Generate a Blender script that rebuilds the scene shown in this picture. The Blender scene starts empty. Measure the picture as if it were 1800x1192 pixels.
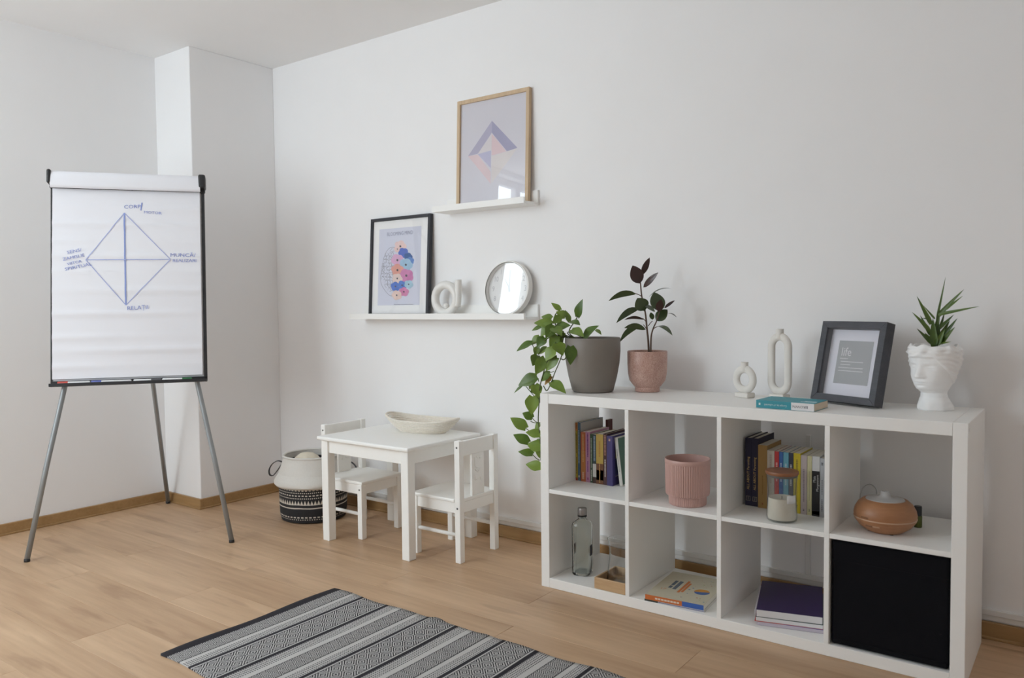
import bpy, bmesh, math, random
from mathutils import Vector, Matrix

random.seed(7)
PI = math.pi
SC = bpy.context.scene
COL = SC.collection

# ------------------------------------------------------------------ camera
CAM = Vector((1.762, -2.5423, 1.1111))
YAW, PITCH, ROLL, FPX = -0.6407, -0.0428, -0.01, 1392.59
_d = Vector((math.sin(YAW)*math.cos(PITCH), math.cos(YAW)*math.cos(PITCH), math.sin(PITCH)))
_r0 = Vector((math.cos(YAW), -math.sin(YAW), 0))
_u0 = _r0.cross(_d)
CR = _r0*math.cos(ROLL) + _u0*math.sin(ROLL)
CU = -_r0*math.sin(ROLL) + _u0*math.cos(ROLL)
CD = _d
cam_data = bpy.data.cameras.new('camera')
cam = bpy.data.objects.new('camera', cam_data)
COL.objects.link(cam)
cam.matrix_world = Matrix(((CR.x, CU.x, -CD.x, CAM.x), (CR.y, CU.y, -CD.y, CAM.y), (CR.z, CU.z, -CD.z, CAM.z), (0, 0, 0, 1)))
cam_data.sensor_width = 36
cam_data.lens = FPX/1800*36
cam_data.clip_start = 0.02
cam_data.dof.use_dof = True
cam_data.dof.focus_distance = 3.25
cam_data.dof.aperture_fstop = 3.2
SC.camera = cam

# ------------------------------------------------------------------ sky, daylight, exposure
SC.view_settings.view_transform = 'Standard'
SC.view_settings.look = 'None'
SC.view_settings.gamma = 1
SC.view_settings.use_curve_mapping = False
SC.view_settings.exposure = -1.22
SC.cycles.max_bounces = 16
SC.cycles.diffuse_bounces = 12
SC.cycles.transparent_max_bounces = 16
world = bpy.data.worlds.new('sky')
SC.world = world
world.use_nodes = True
wn = world.node_tree.nodes
wn['Background'].inputs[0].default_value = (0.80, 0.90, 1.0, 1)
wn['Background'].inputs[1].default_value = 2.0
# two windows: one in the left wall, one in the wall behind the camera; each has a daylight area just outside its glass
WIN_Z0, WIN_Z1 = 0.85, 2.49
WIN_Y0, WIN_Y1 = -3.10, -2.22
WIN_X0, WIN_X1 = -1.95, -0.95
def daylight(name, loc, rot, w, h, energy):
    la = bpy.data.lights.new(name, 'AREA')
    la.shape = 'RECTANGLE'; la.size = w; la.size_y = h
    la.energy = energy; la.color = (0.84, 0.94, 1.0)
    lo = bpy.data.objects.new(name, la); COL.objects.link(lo)
    lo.location = loc; lo.rotation_euler = rot
daylight('window_daylight_left', (-2.88, (WIN_Y0+WIN_Y1)/2, (WIN_Z0+WIN_Z1)/2), (0, -PI/2, 0), WIN_Z1-WIN_Z0, WIN_Y1-WIN_Y0, 135)
daylight('window_daylight_front', ((WIN_X0+WIN_X1)/2, -3.42, (WIN_Z0+WIN_Z1)/2), (PI/2, 0, 0), WIN_X1-WIN_X0, WIN_Z1-WIN_Z0, 115)

# ------------------------------------------------------------------ node helpers
class X:
    """a float socket in a shader tree with arithmetic"""
    def __init__(s, nt, sock): s.nt, s.s = nt, sock
    def op(s, o, b=None, c=None):
        n = s.nt.nodes.new('ShaderNodeMath'); n.operation = o
        for i, v in enumerate((s, b, c)):
            if v is None: continue
            if isinstance(v, X): s.nt.links.new(v.s, n.inputs[i])
            else: n.inputs[i].default_value = v
        return X(s.nt, n.outputs[0])
    def __add__(s, b): return s.op('ADD', b)
    def __sub__(s, b): return s.op('SUBTRACT', b)
    def __mul__(s, b): return s.op('MULTIPLY', b)
    def __truediv__(s, b): return s.op('DIVIDE', b)
    def fract(s): return s.op('FRACT')
    def abs(s): return s.op('ABSOLUTE')
    def sin(s): return s.op('SINE')
    def lt(s, b): return s.op('LESS_THAN', b)
    def gt(s, b): return s.op('GREATER_THAN', b)
    def mn(s, b): return s.op('MINIMUM', b)
    def mx(s, b): return s.op('MAXIMUM', b)
    def band(s, a, b): return s.gt(a)*s.lt(b)

def new_mat(name):
    m = bpy.data.materials.new(name); m.use_nodes = True
    nt = m.node_tree
    return m, nt, nt.nodes['Principled BSDF']

def coords(nt, kind='Object'):
    tc = nt.nodes.new('ShaderNodeTexCoord')
    sp = nt.nodes.new('ShaderNodeSeparateXYZ')
    nt.links.new(tc.outputs[kind], sp.inputs[0])
    return tc.outputs[kind], X(nt, sp.outputs[0]), X(nt, sp.outputs[1]), X(nt, sp.outputs[2])

def mixcol(nt, fac, a, b):
    n = nt.nodes.new('ShaderNodeMix'); n.data_type = 'RGBA'
    for sock, v in ((n.inputs[0], fac), (n.inputs[6], a), (n.inputs[7], b)):
        if isinstance(v, X): nt.links.new(v.s, sock)
        elif hasattr(v, 'links'): nt.links.new(v, sock)
        elif isinstance(v, (int, float)): sock.default_value = v
        else: sock.default_value = (*v, 1)
    return n.outputs[2]

def noise(nt, vec, scale, detail=3, mapping=None):
    if mapping:
        mp = nt.nodes.new('ShaderNodeMapping'); mp.inputs['Scale'].default_value = mapping
        nt.links.new(vec, mp.inputs[0]); vec = mp.outputs[0]
    n = nt.nodes.new('ShaderNodeTexNoise')
    n.inputs['Scale'].default_value = scale; n.inputs['Detail'].default_value = detail
    nt.links.new(vec, n.inputs['Vector'])
    return n.outputs[0]

def bump(nt, p, height, strength=0.2, dist=0.002):
    b = nt.nodes.new('ShaderNodeBump'); b.inputs['Strength'].default_value = strength; b.inputs['Distance'].default_value = dist
    nt.links.new(height.s if isinstance(height, X) else height, b.inputs['Height'])
    nt.links.new(b.outputs[0], p.inputs['Normal'])

def lin(c):
    """#rrggbb -> linear"""
    c = c.lstrip('#')
    f = lambda v: v/12.92 if v <= 0.04045 else ((v+0.055)/1.055)**2.4
    return tuple(f(int(c[i:i+2], 16)/255) for i in (0, 2, 4))

MATS = {}
def plain(name, col, rough=0.5, var=0.06, scale=40, bmp=0.0, spec=0.5, metal=0.0, mapping=None, sss=0.0):
    """plain surface with a fine procedural tone variation"""
    if name in MATS: return MATS[name]
    if isinstance(col, str): col = lin(col)
    m, nt, p = new_mat(name)
    v, x, y, z = coords(nt)
    n = noise(nt, v, scale, 3, mapping)
    out = mixcol(nt, X(nt, n), tuple(c*(1-var) for c in col), tuple(min(1, c*(1+var)) for c in col))
    nt.links.new(out, p.inputs['Base Color'])
    p.inputs['Roughness'].default_value = rough
    p.inputs['Metallic'].default_value = metal
    p.inputs['Specular IOR Level'].default_value = spec
    if bmp: bump(nt, p, n, bmp)
    if sss:
        p.inputs['Subsurface Weight'].default_value = sss
        p.inputs['Subsurface Radius'].default_value = (0.01, 0.01, 0.008)
    MATS[name] = m
    return m

def thin_glass(name, tint=(1, 1, 1), ior=1.45, rough=0.0):
    if name in MATS: return MATS[name]
    m = bpy.data.materials.new(name); m.use_nodes = True
    nt = m.node_tree; nt.nodes.clear()
    o = nt.nodes.new('ShaderNodeOutputMaterial'); mx = nt.nodes.new('ShaderNodeMixShader')
    t = nt.nodes.new('ShaderNodeBsdfTransparent'); t.inputs[0].default_value = (*tint, 1)
    g = nt.nodes.new('ShaderNodeBsdfGlossy'); g.inputs['Roughness'].default_value = rough
    lw = nt.nodes.new('ShaderNodeLayerWeight')          # Schlick reflectance, the same from both sides of the sheet
    f0 = ((ior-1)/(ior+1))**2
    fr = X(nt, lw.outputs['Facing']).op('POWER', 5.0)*(1-f0) + f0
    nt.links.new(fr.s, mx.inputs[0]); nt.links.new(t.outputs[0], mx.inputs[1]); nt.links.new(g.outputs[0], mx.inputs[2])
    nt.links.new(mx.outputs[0], o.inputs[0])
    MATS[name] = m
    return m

# ------------------------------------------------------------------ materials
M_WALL = plain('wall_paint', (0.875, 0.875, 0.88), 0.85, 0.012, 6, 0.03)
M_CEIL = plain('ceiling_paint', (0.87, 0.87, 0.87), 0.9, 0.01, 6)
M_WHITE = plain('white_lacquer', (0.88, 0.875, 0.855), 0.42, 0.01, 8)
M_WPAINT = plain('white_painted_wood', (0.92, 0.92, 0.895), 0.4, 0.015, 30)
M_TRUNK = plain('white_plastic', (0.78, 0.78, 0.77), 0.4, 0.01)
M_CERAM = plain('matt_white_ceramic', (0.72, 0.70, 0.66), 0.75, 0.03, 60, 0.05)
M_GLOSSW = plain('satin_white_ceramic', (0.80, 0.79, 0.76), 0.35, 0.02)
M_PLASTER = plain('white_plaster', (0.90, 0.90, 0.90), 0.7, 0.02, 50, 0.06)
M_BLACK = plain('black_plastic', (0.018, 0.018, 0.02), 0.45, 0.1)
M_STEEL = plain('grey_painted_steel', (0.30, 0.32, 0.33), 0.4, 0.04, metal=0.3)
M_PAPER = plain('paper', (0.80, 0.80, 0.84), 0.8, 0.015, 5, 0.05)
M_PAGES = plain('page_block', (0.70, 0.66, 0.58), 0.9, 0.12, 400, 0.1, mapping=(1, 1, 60))
M_SOIL = plain('potting_soil', (0.045, 0.03, 0.02), 0.95, 0.5, 90, 0.8)
M_GLASS = thin_glass('pane_glass')

def wood(name, c1, c2, scale=6, stretch=(1, 12, 12), rough=0.45, rnd=False, bmp=0.08):
    m, nt, p = new_mat(name)
    v, x, y, z = coords(nt)
    if rnd:
        oi = nt.nodes.new('ShaderNodeObjectInfo')
        cb = nt.nodes.new('ShaderNodeCombineXYZ')
        r = X(nt, oi.outputs['Random'])
        nt.links.new((r*37.0).s, cb.inputs[0]); nt.links.new((r*11.0).s, cb.inputs[1]); nt.links.new((r*53.0).s, cb.inputs[2])
        ad = nt.nodes.new('ShaderNodeVectorMath'); ad.operation = 'ADD'
        nt.links.new(v, ad.inputs[0]); nt.links.new(cb.outputs[0], ad.inputs[1]); v = ad.outputs[0]
    a = X(nt, noise(nt, v, scale, 5, stretch))
    b = X(nt, noise(nt, v, scale*0.35, 2, (stretch[0]*0.8, stretch[1]*0.5, stretch[2]*0.5)))
    f = ((a - 0.5)*1.1 + (b - 0.5)*1.2 + 0.5)
    if rnd: f = f + (r - 0.5)*0.35
    f = f.mx(0.0).mn(1.0)
    col = mixcol(nt, f, c1, c2)
    if rnd:   # scattered dark grain streaks and knots
        k = X(nt, noise(nt, v, 2.2, 4, (1.0, 5.5, 5.5)))
        kk = ((k - 0.60)*4.0).mx(0.0).mn(0.30)
        col = mixcol(nt, kk, col, (c1[0]*0.55, c1[1]*0.47, c1[2]*0.42))
    nt.links.new(col, p.inputs['Base Color'])
    p.inputs['Roughness'].default_value = rough
    bump(nt, p, a, bmp, 0.001)
    MATS[name] = m
    return m
M_FLOOR = wood('laminate_oak', (0.42, 0.262, 0.150), (0.64, 0.44, 0.275), 5, (0.7, 9, 9), 0.42, True, 0.04)
M_BASE = wood('baseboard_oak', (0.30, 0.17, 0.065), (0.42, 0.26, 0.115), 6, (1.2, 14, 14), 0.45)
M_OAK = wood('light_oak', (0.50, 0.36, 0.22), (0.66, 0.50, 0.33), 9, (14, 14, 1.5), 0.5)
M_TRAY = wood('bamboo', (0.46, 0.29, 0.15), (0.60, 0.41, 0.23), 9, (2, 14, 14), 0.5)
M_DIFF = wood('orange_beech', (0.31, 0.135, 0.058), (0.42, 0.205, 0.095), 9, (3, 3, 14), 0.45)
M_LID = wood('brown_lid_wood', (0.20, 0.075, 0.03), (0.30, 0.125, 0.055), 14, (2, 12, 12), 0.4)
M_DARKW = wood('charcoal_wood', (0.035, 0.036, 0.045), (0.065, 0.067, 0.08), 12, (3, 20, 20), 0.5)
M_BLKFR = plain('black_frame', (0.022, 0.023, 0.03), 0.45, 0.1)

# ------------------------------------------------------------------ mesh helpers
def mesh_from(verts, faces, smooth=False):
    me = bpy.data.meshes.new('m')
    me.from_pydata([tuple(v) for v in verts], [], faces)
    me.validate(); me.update()
    if smooth:
        for p in me.polygons: p.use_smooth = True
    return me

def bm_mesh(bm, smooth=False):
    bmesh.ops.recalc_face_normals(bm, faces=bm.faces)
    me = bpy.data.meshes.new('m'); bm.to_mesh(me); bm.free()
    if smooth:
        for p in me.polygons: p.use_smooth = True
    return me

def link(name, me, mat, parent=None, label=None):
    o = bpy.data.objects.new(name, me)
    me.name = name
    COL.objects.link(o)
    if mat: 
        if not me.materials: me.materials.append(mat)
    if parent: o.parent = parent
    if label: o['label'] = label
    return o

def add_box(bm, b, bevel=0.0, seg=1, mtx=None):
    x0, x1, y0, y1, z0, z1 = b
    vs = [bm.verts.new(p) for p in ((x0,y0,z0),(x1,y0,z0),(x1,y1,z0),(x0,y1,z0),(x0,y0,z1),(x1,y0,z1),(x1,y1,z1),(x0,y1,z1))]
    fs = [bm.faces.new([vs[i] for i in q]) for q in ((3,2,1,0),(4,5,6,7),(0,1,5,4),(1,2,6,5),(2,3,7,6),(3,0,4,7))]
    if bevel > 0:
        es = list({e for f in fs for e in f.edges})
        r = bmesh.ops.bevel(bm, geom=es, offset=bevel, segments=seg, affect='EDGES', profile=0.5)
        vs = list({v for f in r['faces'] for v in f.verts} | {v for v in vs if v.is_valid})
    if mtx is not None: bmesh.ops.transform(bm, matrix=mtx, verts=[v for v in vs if v.is_valid])

def box(name, b, mat, parent=None, bevel=0.0015, seg=1, mtx=None, label=None):
    bm = bmesh.new(); add_box(bm, b, bevel, seg, mtx)
    return link(name, bm_mesh(bm), mat, parent, label)

def boxes(name, bs, mat, parent=None, bevel=0.001):
    bm = bmesh.new()
    for b in bs: add_box(bm, b, bevel)
    return link(name, bm_mesh(bm), mat, parent)

def lathe_mesh(prof, seg=48, rfun=None, close=False):
    """prof: [(r, z)]; r = 0 at an end gives a pole"""
    vs, fs, rings = [], [], []
    for i, (r, z) in enumerate(prof):
        if r <= 1e-6:
            rings.append([len(vs)]); vs.append((0, 0, z))
        else:
            ring = []
            for k in range(seg):
                a = 2*PI*k/seg
                q = r*(rfun(a, z, i) if rfun else 1)
                ring.append(len(vs)); vs.append((q*math.cos(a), q*math.sin(a), z))
            rings.append(ring)
    pr = list(zip(rings, rings[1:])) + ([(rings[-1], rings[0])] if close else [])
    for A, B in pr:
        for k in range(seg):
            j = (k+1) % seg
            if len(A) == 1 and len(B) == 1: continue
            if len(A) == 1: fs.append((A[0], B[j], B[k]))
            elif len(B) == 1: fs.append((A[k], A[j], B[0]))
            else: fs.append((A[k], A[j], B[j], B[k]))
    me = mesh_from(vs, fs)
    bm = bmesh.new(); bm.from_mesh(me); bmesh.ops.recalc_face_normals(bm, faces=bm.faces); bm.to_mesh(me); bm.free()
    for p in me.polygons: p.use_smooth = True
    me.set_sharp_from_angle(angle=math.radians(40))
    return me

def lathe(name, prof, mat, parent=None, seg=48, rfun=None, loc=None, close=False, label=None):
    o = link(name, lathe_mesh(prof, seg, rfun, close), mat, parent, label)
    if loc: o.location = loc
    return o

def tube_mesh(path, rad, seg=10, closed=False, flat=None):
    """swept tube; rad number or list; flat=(a,b) gives an elliptic section a along normal, b along binormal"""
    P = [Vector(p) for p in path]; n = len(P)
    R = rad if isinstance(rad, (list, tuple)) else [rad]*n
    vs, fs = [], []
    up = None
    for i in range(n):
        if closed: t = P[(i+1) % n] - P[i-1]
        else: t = P[min(i+1, n-1)] - P[max(i-1, 0)]
        t.normalize()
        if up is None:
            up = Vector((0, 0, 1)) if abs(t.z) < 0.9 else Vector((1, 0, 0))
        s = t.cross(up).normalized(); up = s.cross(t).normalized()
        for k in range(seg):
            a = 2*PI*k/seg
            fa, fb = flat if flat else (1, 1)
            vs.append(P[i] + (s*math.cos(a)*fa + up*math.sin(a)*fb)*R[i])
    m = n if closed else n-1
    for i in range(m):
        j = (i+1) % n
        for k in range(seg):
            l = (k+1) % seg
            fs.append((i*seg+k, i*seg+l, j*seg+l, j*seg+k))
    if not closed:
        fs.append(tuple(range(seg))[::-1]); fs.append(tuple((n-1)*seg+k for k in range(seg)))
    me = mesh_from(vs, fs, True)
    bm = bmesh.new(); bm.from_mesh(me); bmesh.ops.recalc_face_normals(bm, faces=bm.faces); bm.to_mesh(me); bm.free()
    for p in me.polygons: p.use_smooth = len(p.vertices) == 4
    return me

def tube(name, path, rad, mat, parent=None, seg=10, closed=False, flat=None, label=None):
    return link(name, tube_mesh(path, rad, seg, closed, flat), mat, parent, label)

def smooth_path(pts, n=6):
    """Catmull-Rom through pts"""
    P = [Vector(p) for p in pts]; out = []
    for i in range(len(P)-1):
        a, b, c, d = P[max(i-1, 0)], P[i], P[i+1], P[min(i+2, len(P)-1)]
        for k in range(n):
            t = k/n
            out.append(0.5*((2*b) + (c-a)*t + (2*a-5*b+4*c-d)*t*t + (3*b-a-3*c+d)*t**3))
    out.append(P[-1])
    return out

def poly(name, pts, mat, parent=None, z=0.0, plane='xz', off=0.0):
    """flat printed shape; pts 2-D"""
    if plane == 'xz': vs = [(p[0], off, p[1]) for p in pts]
    elif plane == 'xy': vs = [(p[0], p[1], off) for p in pts]
    else: vs = [(off, p[0], p[1]) for p in pts]
    return link(name, mesh_from(vs, [tuple(range(len(vs)))]), mat, parent)

def text(name, body, size, mat, parent, mtx, align='CENTER', sx=1.0):
    cu = bpy.data.curves.new(name, 'FONT'); cu.body = body; cu.size = size
    cu.align_x = align; cu.align_y = 'CENTER'; cu.resolution_u = 2
    t = bpy.data.objects.new('tmp_text', cu); COL.objects.link(t)
    bpy.context.view_layer.update()
    me = bpy.data.meshes.new_from_object(t.evaluated_get(bpy.context.evaluated_depsgraph_get()))
    bpy.data.objects.remove(t); bpy.data.curves.remove(cu)
    me.transform(Matrix.Diagonal((sx, 1, 1, 1))); me.transform(mtx)
    me.materials.clear()
    return link(name, me, mat, parent)

def thing(name, label, cat, loc=(0, 0, 0), rz=0.0, group=None):
    o = bpy.data.objects.new(name, None); COL.objects.link(o)
    o.empty_display_size = 0.05
    o.location = loc; o.rotation_euler = (0, 0, rz)
    o['label'] = label; o['category'] = cat
    if group: o['group'] = group
    return o

def tag(o, label, cat, group=None):
    o['label'] = label; o['category'] = cat
    if group: o['group'] = group
    return o

def struct(o): o['kind'] = 'structure'; return o

def at(u, v, y):
    """the point on the plane Y=y that the photograph shows at pixel (u, v)"""
    d = CD*FPX + CR*(u-900) - CU*(v-596)
    return CAM + d*((y-CAM.y)/d.y)

# matrices for print on a face looking towards -Y / upright spine lettering
FACE_Y = Matrix(((1, 0, 0, 0), (0, 0, -1, 0), (0, 1, 0, 0), (0, 0, 0, 1)))      # text x->x, y->z, facing -y
def on_face(x, y, z, rot=0.0):
    return Matrix.Translation((x, y, z)) @ FACE_Y @ Matrix.Rotation(rot, 4, 'Z')

# ------------------------------------------------------------------ the room
WALL_Y, LEFT_X, PIER_X, PIER_Y, CEIL = 0.4505, -2.579, -2.227, -0.0907, 2.531
RIGHT_X, FRONT_Y = 3.1, -3.15
floor = struct(box('floor', (LEFT_X-0.3, RIGHT_X+0.3, FRONT_Y-0.3, WALL_Y+0.3, -0.10, -0.008), plain('screed', (0.10, 0.07, 0.05), 0.9), None, 0))
PL, PW = 1.285, 0.1925
bm = bmesh.new(); add_box(bm, (0, PL-0.0008, 0, PW-0.0008, -0.008, 0.0), 0.0006)
plank_me = bm_mesh(bm); plank_me.materials.append(M_FLOOR)
cut_cache = {}
row = 0
y = WALL_Y - 0.06 - 0.0
while y > FRONT_Y:
    off = (row*0.47) % 1.0*PL
    x = LEFT_X - off
    y0 = y - PW
    while x < RIGHT_X:
        a, b_ = max(x, LEFT_X+0.001), min(x+PL, RIGHT_X-0.001)
        if b_ - a > 0.02:
            if b_-a > PL-0.002: me = plank_me
            else:
                key = round(b_-a, 3)
                if key not in cut_cache:
                    bm = bmesh.new(); add_box(bm, (0, key-0.0008, 0, PW-0.0008, -0.008, 0.0), 0.0006)
                    cut_cache[key] = bm_mesh(bm); cut_cache[key].materials.append(M_FLOOR)
                me = cut_cache[key]
            o = link('plank', me, M_FLOOR, floor); o.location = (a, y0, 0)
        x += PL
    y -= PW; row += 1
bm = bmesh.new(); add_box(bm, (LEFT_X, RIGHT_X, WALL_Y-0.0605, WALL_Y, -0.008, 0), 0)
link('plank', bm_mesh(bm), M_FLOOR, floor)

struct(box('ceiling', (LEFT_X-0.3, RIGHT_X+0.3, FRONT_Y-0.3, WALL_Y+0.3, CEIL, CEIL+0.1), M_CEIL, None, 0))
struct(box('wall_back', (LEFT_X-0.3, RIGHT_X+0.3, WALL_Y, WALL_Y+0.2, -0.1, CEIL), M_WALL, None, 0))
struct(box('wall_right', (RIGHT_X, RIGHT_X+0.2, FRONT_Y-0.3, WALL_Y, -0.1, CEIL), M_WALL, None, 0))
struct(boxes('wall_front', [(LEFT_X-0.3, WIN_X0, FRONT_Y-0.2, FRONT_Y, -0.1, CEIL), (WIN_X1, RIGHT_X, FRONT_Y-0.2, FRONT_Y, -0.1, CEIL),
      (WIN_X0, WIN_X1, FRONT_Y-0.2, FRONT_Y, -0.1, WIN_Z0), (WIN_X0, WIN_X1, FRONT_Y-0.2, FRONT_Y, WIN_Z1, CEIL)], M_WALL, None, 0))
wl = struct(boxes('wall_left', [(LEFT_X-0.25, LEFT_X, WIN_Y1, WALL_Y, -0.1, CEIL), (LEFT_X-0.25, LEFT_X, FRONT_Y, WIN_Y0, -0.1, CEIL),
      (LEFT_X-0.25, LEFT_X, WIN_Y0, WIN_Y1, -0.1, WIN_Z0), (LEFT_X-0.25, LEFT_X, WIN_Y0, WIN_Y1, WIN_Z1, CEIL)], M_WALL, None, 0))
struct(box('wall_pier', (LEFT_X, PIER_X, PIER_Y, WALL_Y, -0.008, CEIL), M_WALL, None, 0.004, 2))
# windows (beyond the picture's edge; they light the room and show in the picture glass)
def window(name, length, mtx):
    """local: x along the wall, y outwards, z up"""
    w = bpy.data.objects.new(name, None); COL.objects.link(w); struct(w); w.matrix_world = mtx
    F, h = 0.06, WIN_Z1-WIN_Z0
    boxes('window_frame', [(0, F, -0.03, 0.03, 0, h), (length-F, length, -0.03, 0.03, 0, h), (F, length-F, -0.03, 0.03, 0, F), (F, length-F, -0.03, 0.03, h-F, h),
          (length/2-0.04, length/2+0.04, -0.03, 0.03, F, h-F)], M_TRUNK, w, 0.004)
    for a, b_ in ((F, length/2-0.04), (length/2+0.04, length-F)):
        box('pane', (a, b_, -0.003, 0.003, F, h-F), M_GLASS, w, 0)
    box('window_sill', (-0.03, length+0.03, -0.20, -0.03, -0.026, -0.001), M_TRUNK, w, 0.004)
window('window_1', WIN_Y1-WIN_Y0, Matrix.Translation((LEFT_X-0.14, WIN_Y0, WIN_Z0)) @ Matrix.Rotation(PI/2, 4, 'Z'))
window('window_2', WIN_X1-WIN_X0, Matrix.Translation((WIN_X1, FRONT_Y-0.11, WIN_Z0)) @ Matrix.Rotation(PI, 4, 'Z'))

def baseboard(name, segs):
    bm = bmesh.new()
    for b in segs: 
        add_box(bm, b, 0.002)
    return struct(link(name, bm_mesh(bm), M_BASE))
BH, BT = 0.056, 0.015
baseboard('baseboard_back', [(PIER_X, RIGHT_X, WALL_Y-BT, WALL_Y, 0, BH), (PIER_X+BT, RIGHT_X, WALL_Y-BT-0.006, WALL_Y-BT+0.001, 0, 0.010)])
baseboard('baseboard_left', [(LEFT_X, LEFT_X+BT, FRONT_Y, PIER_Y, 0, BH), (LEFT_X+BT-0.001, LEFT_X+BT+0.006, FRONT_Y, PIER_Y-BT, 0, 0.010)])
baseboard('baseboard_pier', [(LEFT_X+BT, PIER_X+BT, PIER_Y-BT, PIER_Y, 0, BH), (PIER_X, PIER_X+BT, PIER_Y-0.001, WALL_Y-BT, 0, BH),
      (LEFT_X+BT+0.006, PIER_X+BT+0.006, PIER_Y-BT-0.006, PIER_Y-BT+0.001, 0, 0.010), (PIER_X+BT-0.001, PIER_X+BT+0.006, PIER_Y-BT, WALL_Y-BT-0.006, 0, 0.010)])
struct(boxes('trim_1', [(PIER_X+0.3, RIGHT_X, WALL_Y-0.012, WALL_Y, 0.078, 0.098), (PIER_X+0.3, RIGHT_X, WALL_Y-0.004, WALL_Y, 0.058, 0.078)], M_TRUNK, None, 0.0015))
struct(box('trim_2', (0.890, 0.908, WALL_Y-0.012, WALL_Y, 0.098, 0.62), M_TRUNK, None, 0.0015))

# ------------------------------------------------------------------ shelf unit
KW, KH, KD, KT, KI = 1.465, 0.765, 0.39, 0.0385, 0.0155
KC = (KW-2*KT-3*KI)/4; KZ = (KH-2*KT-KI)/2
ZM = KT+KZ+KI      # top of the middle shelves
sh = thing('shelf_unit', 'white open eight-compartment shelf unit standing against the back wall', 'shelf', (0, 0, 0))
box('side_panel', (0, KT, 0, KD, 0, KH), M_WHITE, sh, 0.0012)
box('side_panel', (KW-KT, KW, 0, KD, 0, KH), M_WHITE, sh, 0.0012)
box('top_panel', (KT+0.0004, KW-KT-0.0004, 0, KD, KH-KT, KH-0.0002), M_WHITE, sh, 0.0012)
box('bottom_panel', (KT+0.0004, KW-KT-0.0004, 0, KD, 0.0005, KT), M_WHITE, sh, 0.0012)
XS = []
for i in range(4):
    x0 = KT + i*(KC+KI); XS.append(x0)
    box('shelf_board', (x0+0.0003, x0+KC-0.0003, 0.001, KD, KT+KZ, ZM), M_WHITE, sh, 0.0008)
    if i < 3: box('divider', (x0+KC, x0+KC+KI, 0, KD, KT, KH-KT), M_WHITE, sh, 0.0008)
for z in (0.02, 0.745):
    lathe('screw_cover', [(0, 0), (0.006, 0), (0.006, 0.0012), (0, 0.0015)], M_TRUNK, sh, 14).matrix_local = Matrix.Translation((KW, 0.02, z)) @ Matrix.Rotation(PI/2, 4, 'Y')

# black fabric box in the lower compartment beside the wall end
M_BOX = plain('black_fabric', (0.0065, 0.0065, 0.0085), 0.95, 0.25, 350, 0.25, spec=0.15)
bx = thing('storage_box', 'black fabric storage box filling the lowest compartment at the near end', 'storage box', (XS[3]+KC/2, 0.012, KT))
bm = bmesh.new(); add_box(bm, (-0.163, 0.163, 0, 0.36, 0.002, 0.332), 0.008, 3)
link('box_body', bm_mesh(bm), M_BOX, bx)
boxes('front_seam', [(-0.160, 0.160, -0.0015, 0.001, 0.266, 0.269)], M_BOX, bx, 0)
boxes('base_hem', [(-0.158, 0.158, -0.002, 0.001, 0.006, 0.020)], M_BOX, bx, 0.0006)

# ------------------------------------------------------------------ wall ledges
def ledge(label, x0, x1, z):
    t = thing('picture_ledge', label, 'shelf', ((x0+x1)/2, WALL_Y, z), 0, 'white picture ledges')
    h = (x1-x0)/2
    box('ledge_board', (-h, h, -0.108, -0.012, 0, 0.012), M_WHITE, t, 0.0008)
    box('back_plate', (-h, h, -0.012, 0, 0, 0.069), M_WHITE, t, 0.0008)
    box('front_lip', (-h, h, -0.120, -0.108, 0, 0.029), M_WHITE, t, 0.0008)
LZ, UZ = 1.0445, 1.564
ledge('long white picture ledge carrying the black frame, ring vase and clock', -1.462, -0.312, LZ)
ledge('short white picture ledge carrying only the oak frame', -0.857, -0.307, UZ)

# ------------------------------------------------------------------ framed pictures
def frame_bars(name, w, h, bar, d, mat, parent):
    """mitred frame, front at y=0, back at y=d, bottom at z=0"""
    o = [(-w/2, 0), (w/2, 0), (w/2, h), (-w/2, h)]
    i = [(-w/2+bar, bar), (w/2-bar, bar), (w/2-bar, h-bar), (-w/2+bar, h-bar)]
    for k in range(4):
        j = (k+1) % 4
        q = [o[k], o[j], i[j], i[k]]
        vs = [(p[0], 0, p[1]) for p in q] + [(p[0], d, p[1]) for p in q]
        me = mesh_from(vs, [(0, 1, 2, 3), (7, 6, 5, 4), (0, 4, 5, 1), (1, 5, 6, 2), (2, 6, 7, 3), (3, 7, 4, 0)])
        bm = bmesh.new(); bm.from_mesh(me); bmesh.ops.recalc_face_normals(bm, faces=bm.faces)
        bmesh.ops.bevel(bm, geom=list(bm.edges), offset=0.0008, segments=1, affect='EDGES'); bm.to_mesh(me); bm.free()
        link(name, me, mat, parent)

def lean(o, ang):           # tips a thing's top backwards about its bottom edge
    o.rotation_euler = (-ang, 0, o.rotation_euler.z)

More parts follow.
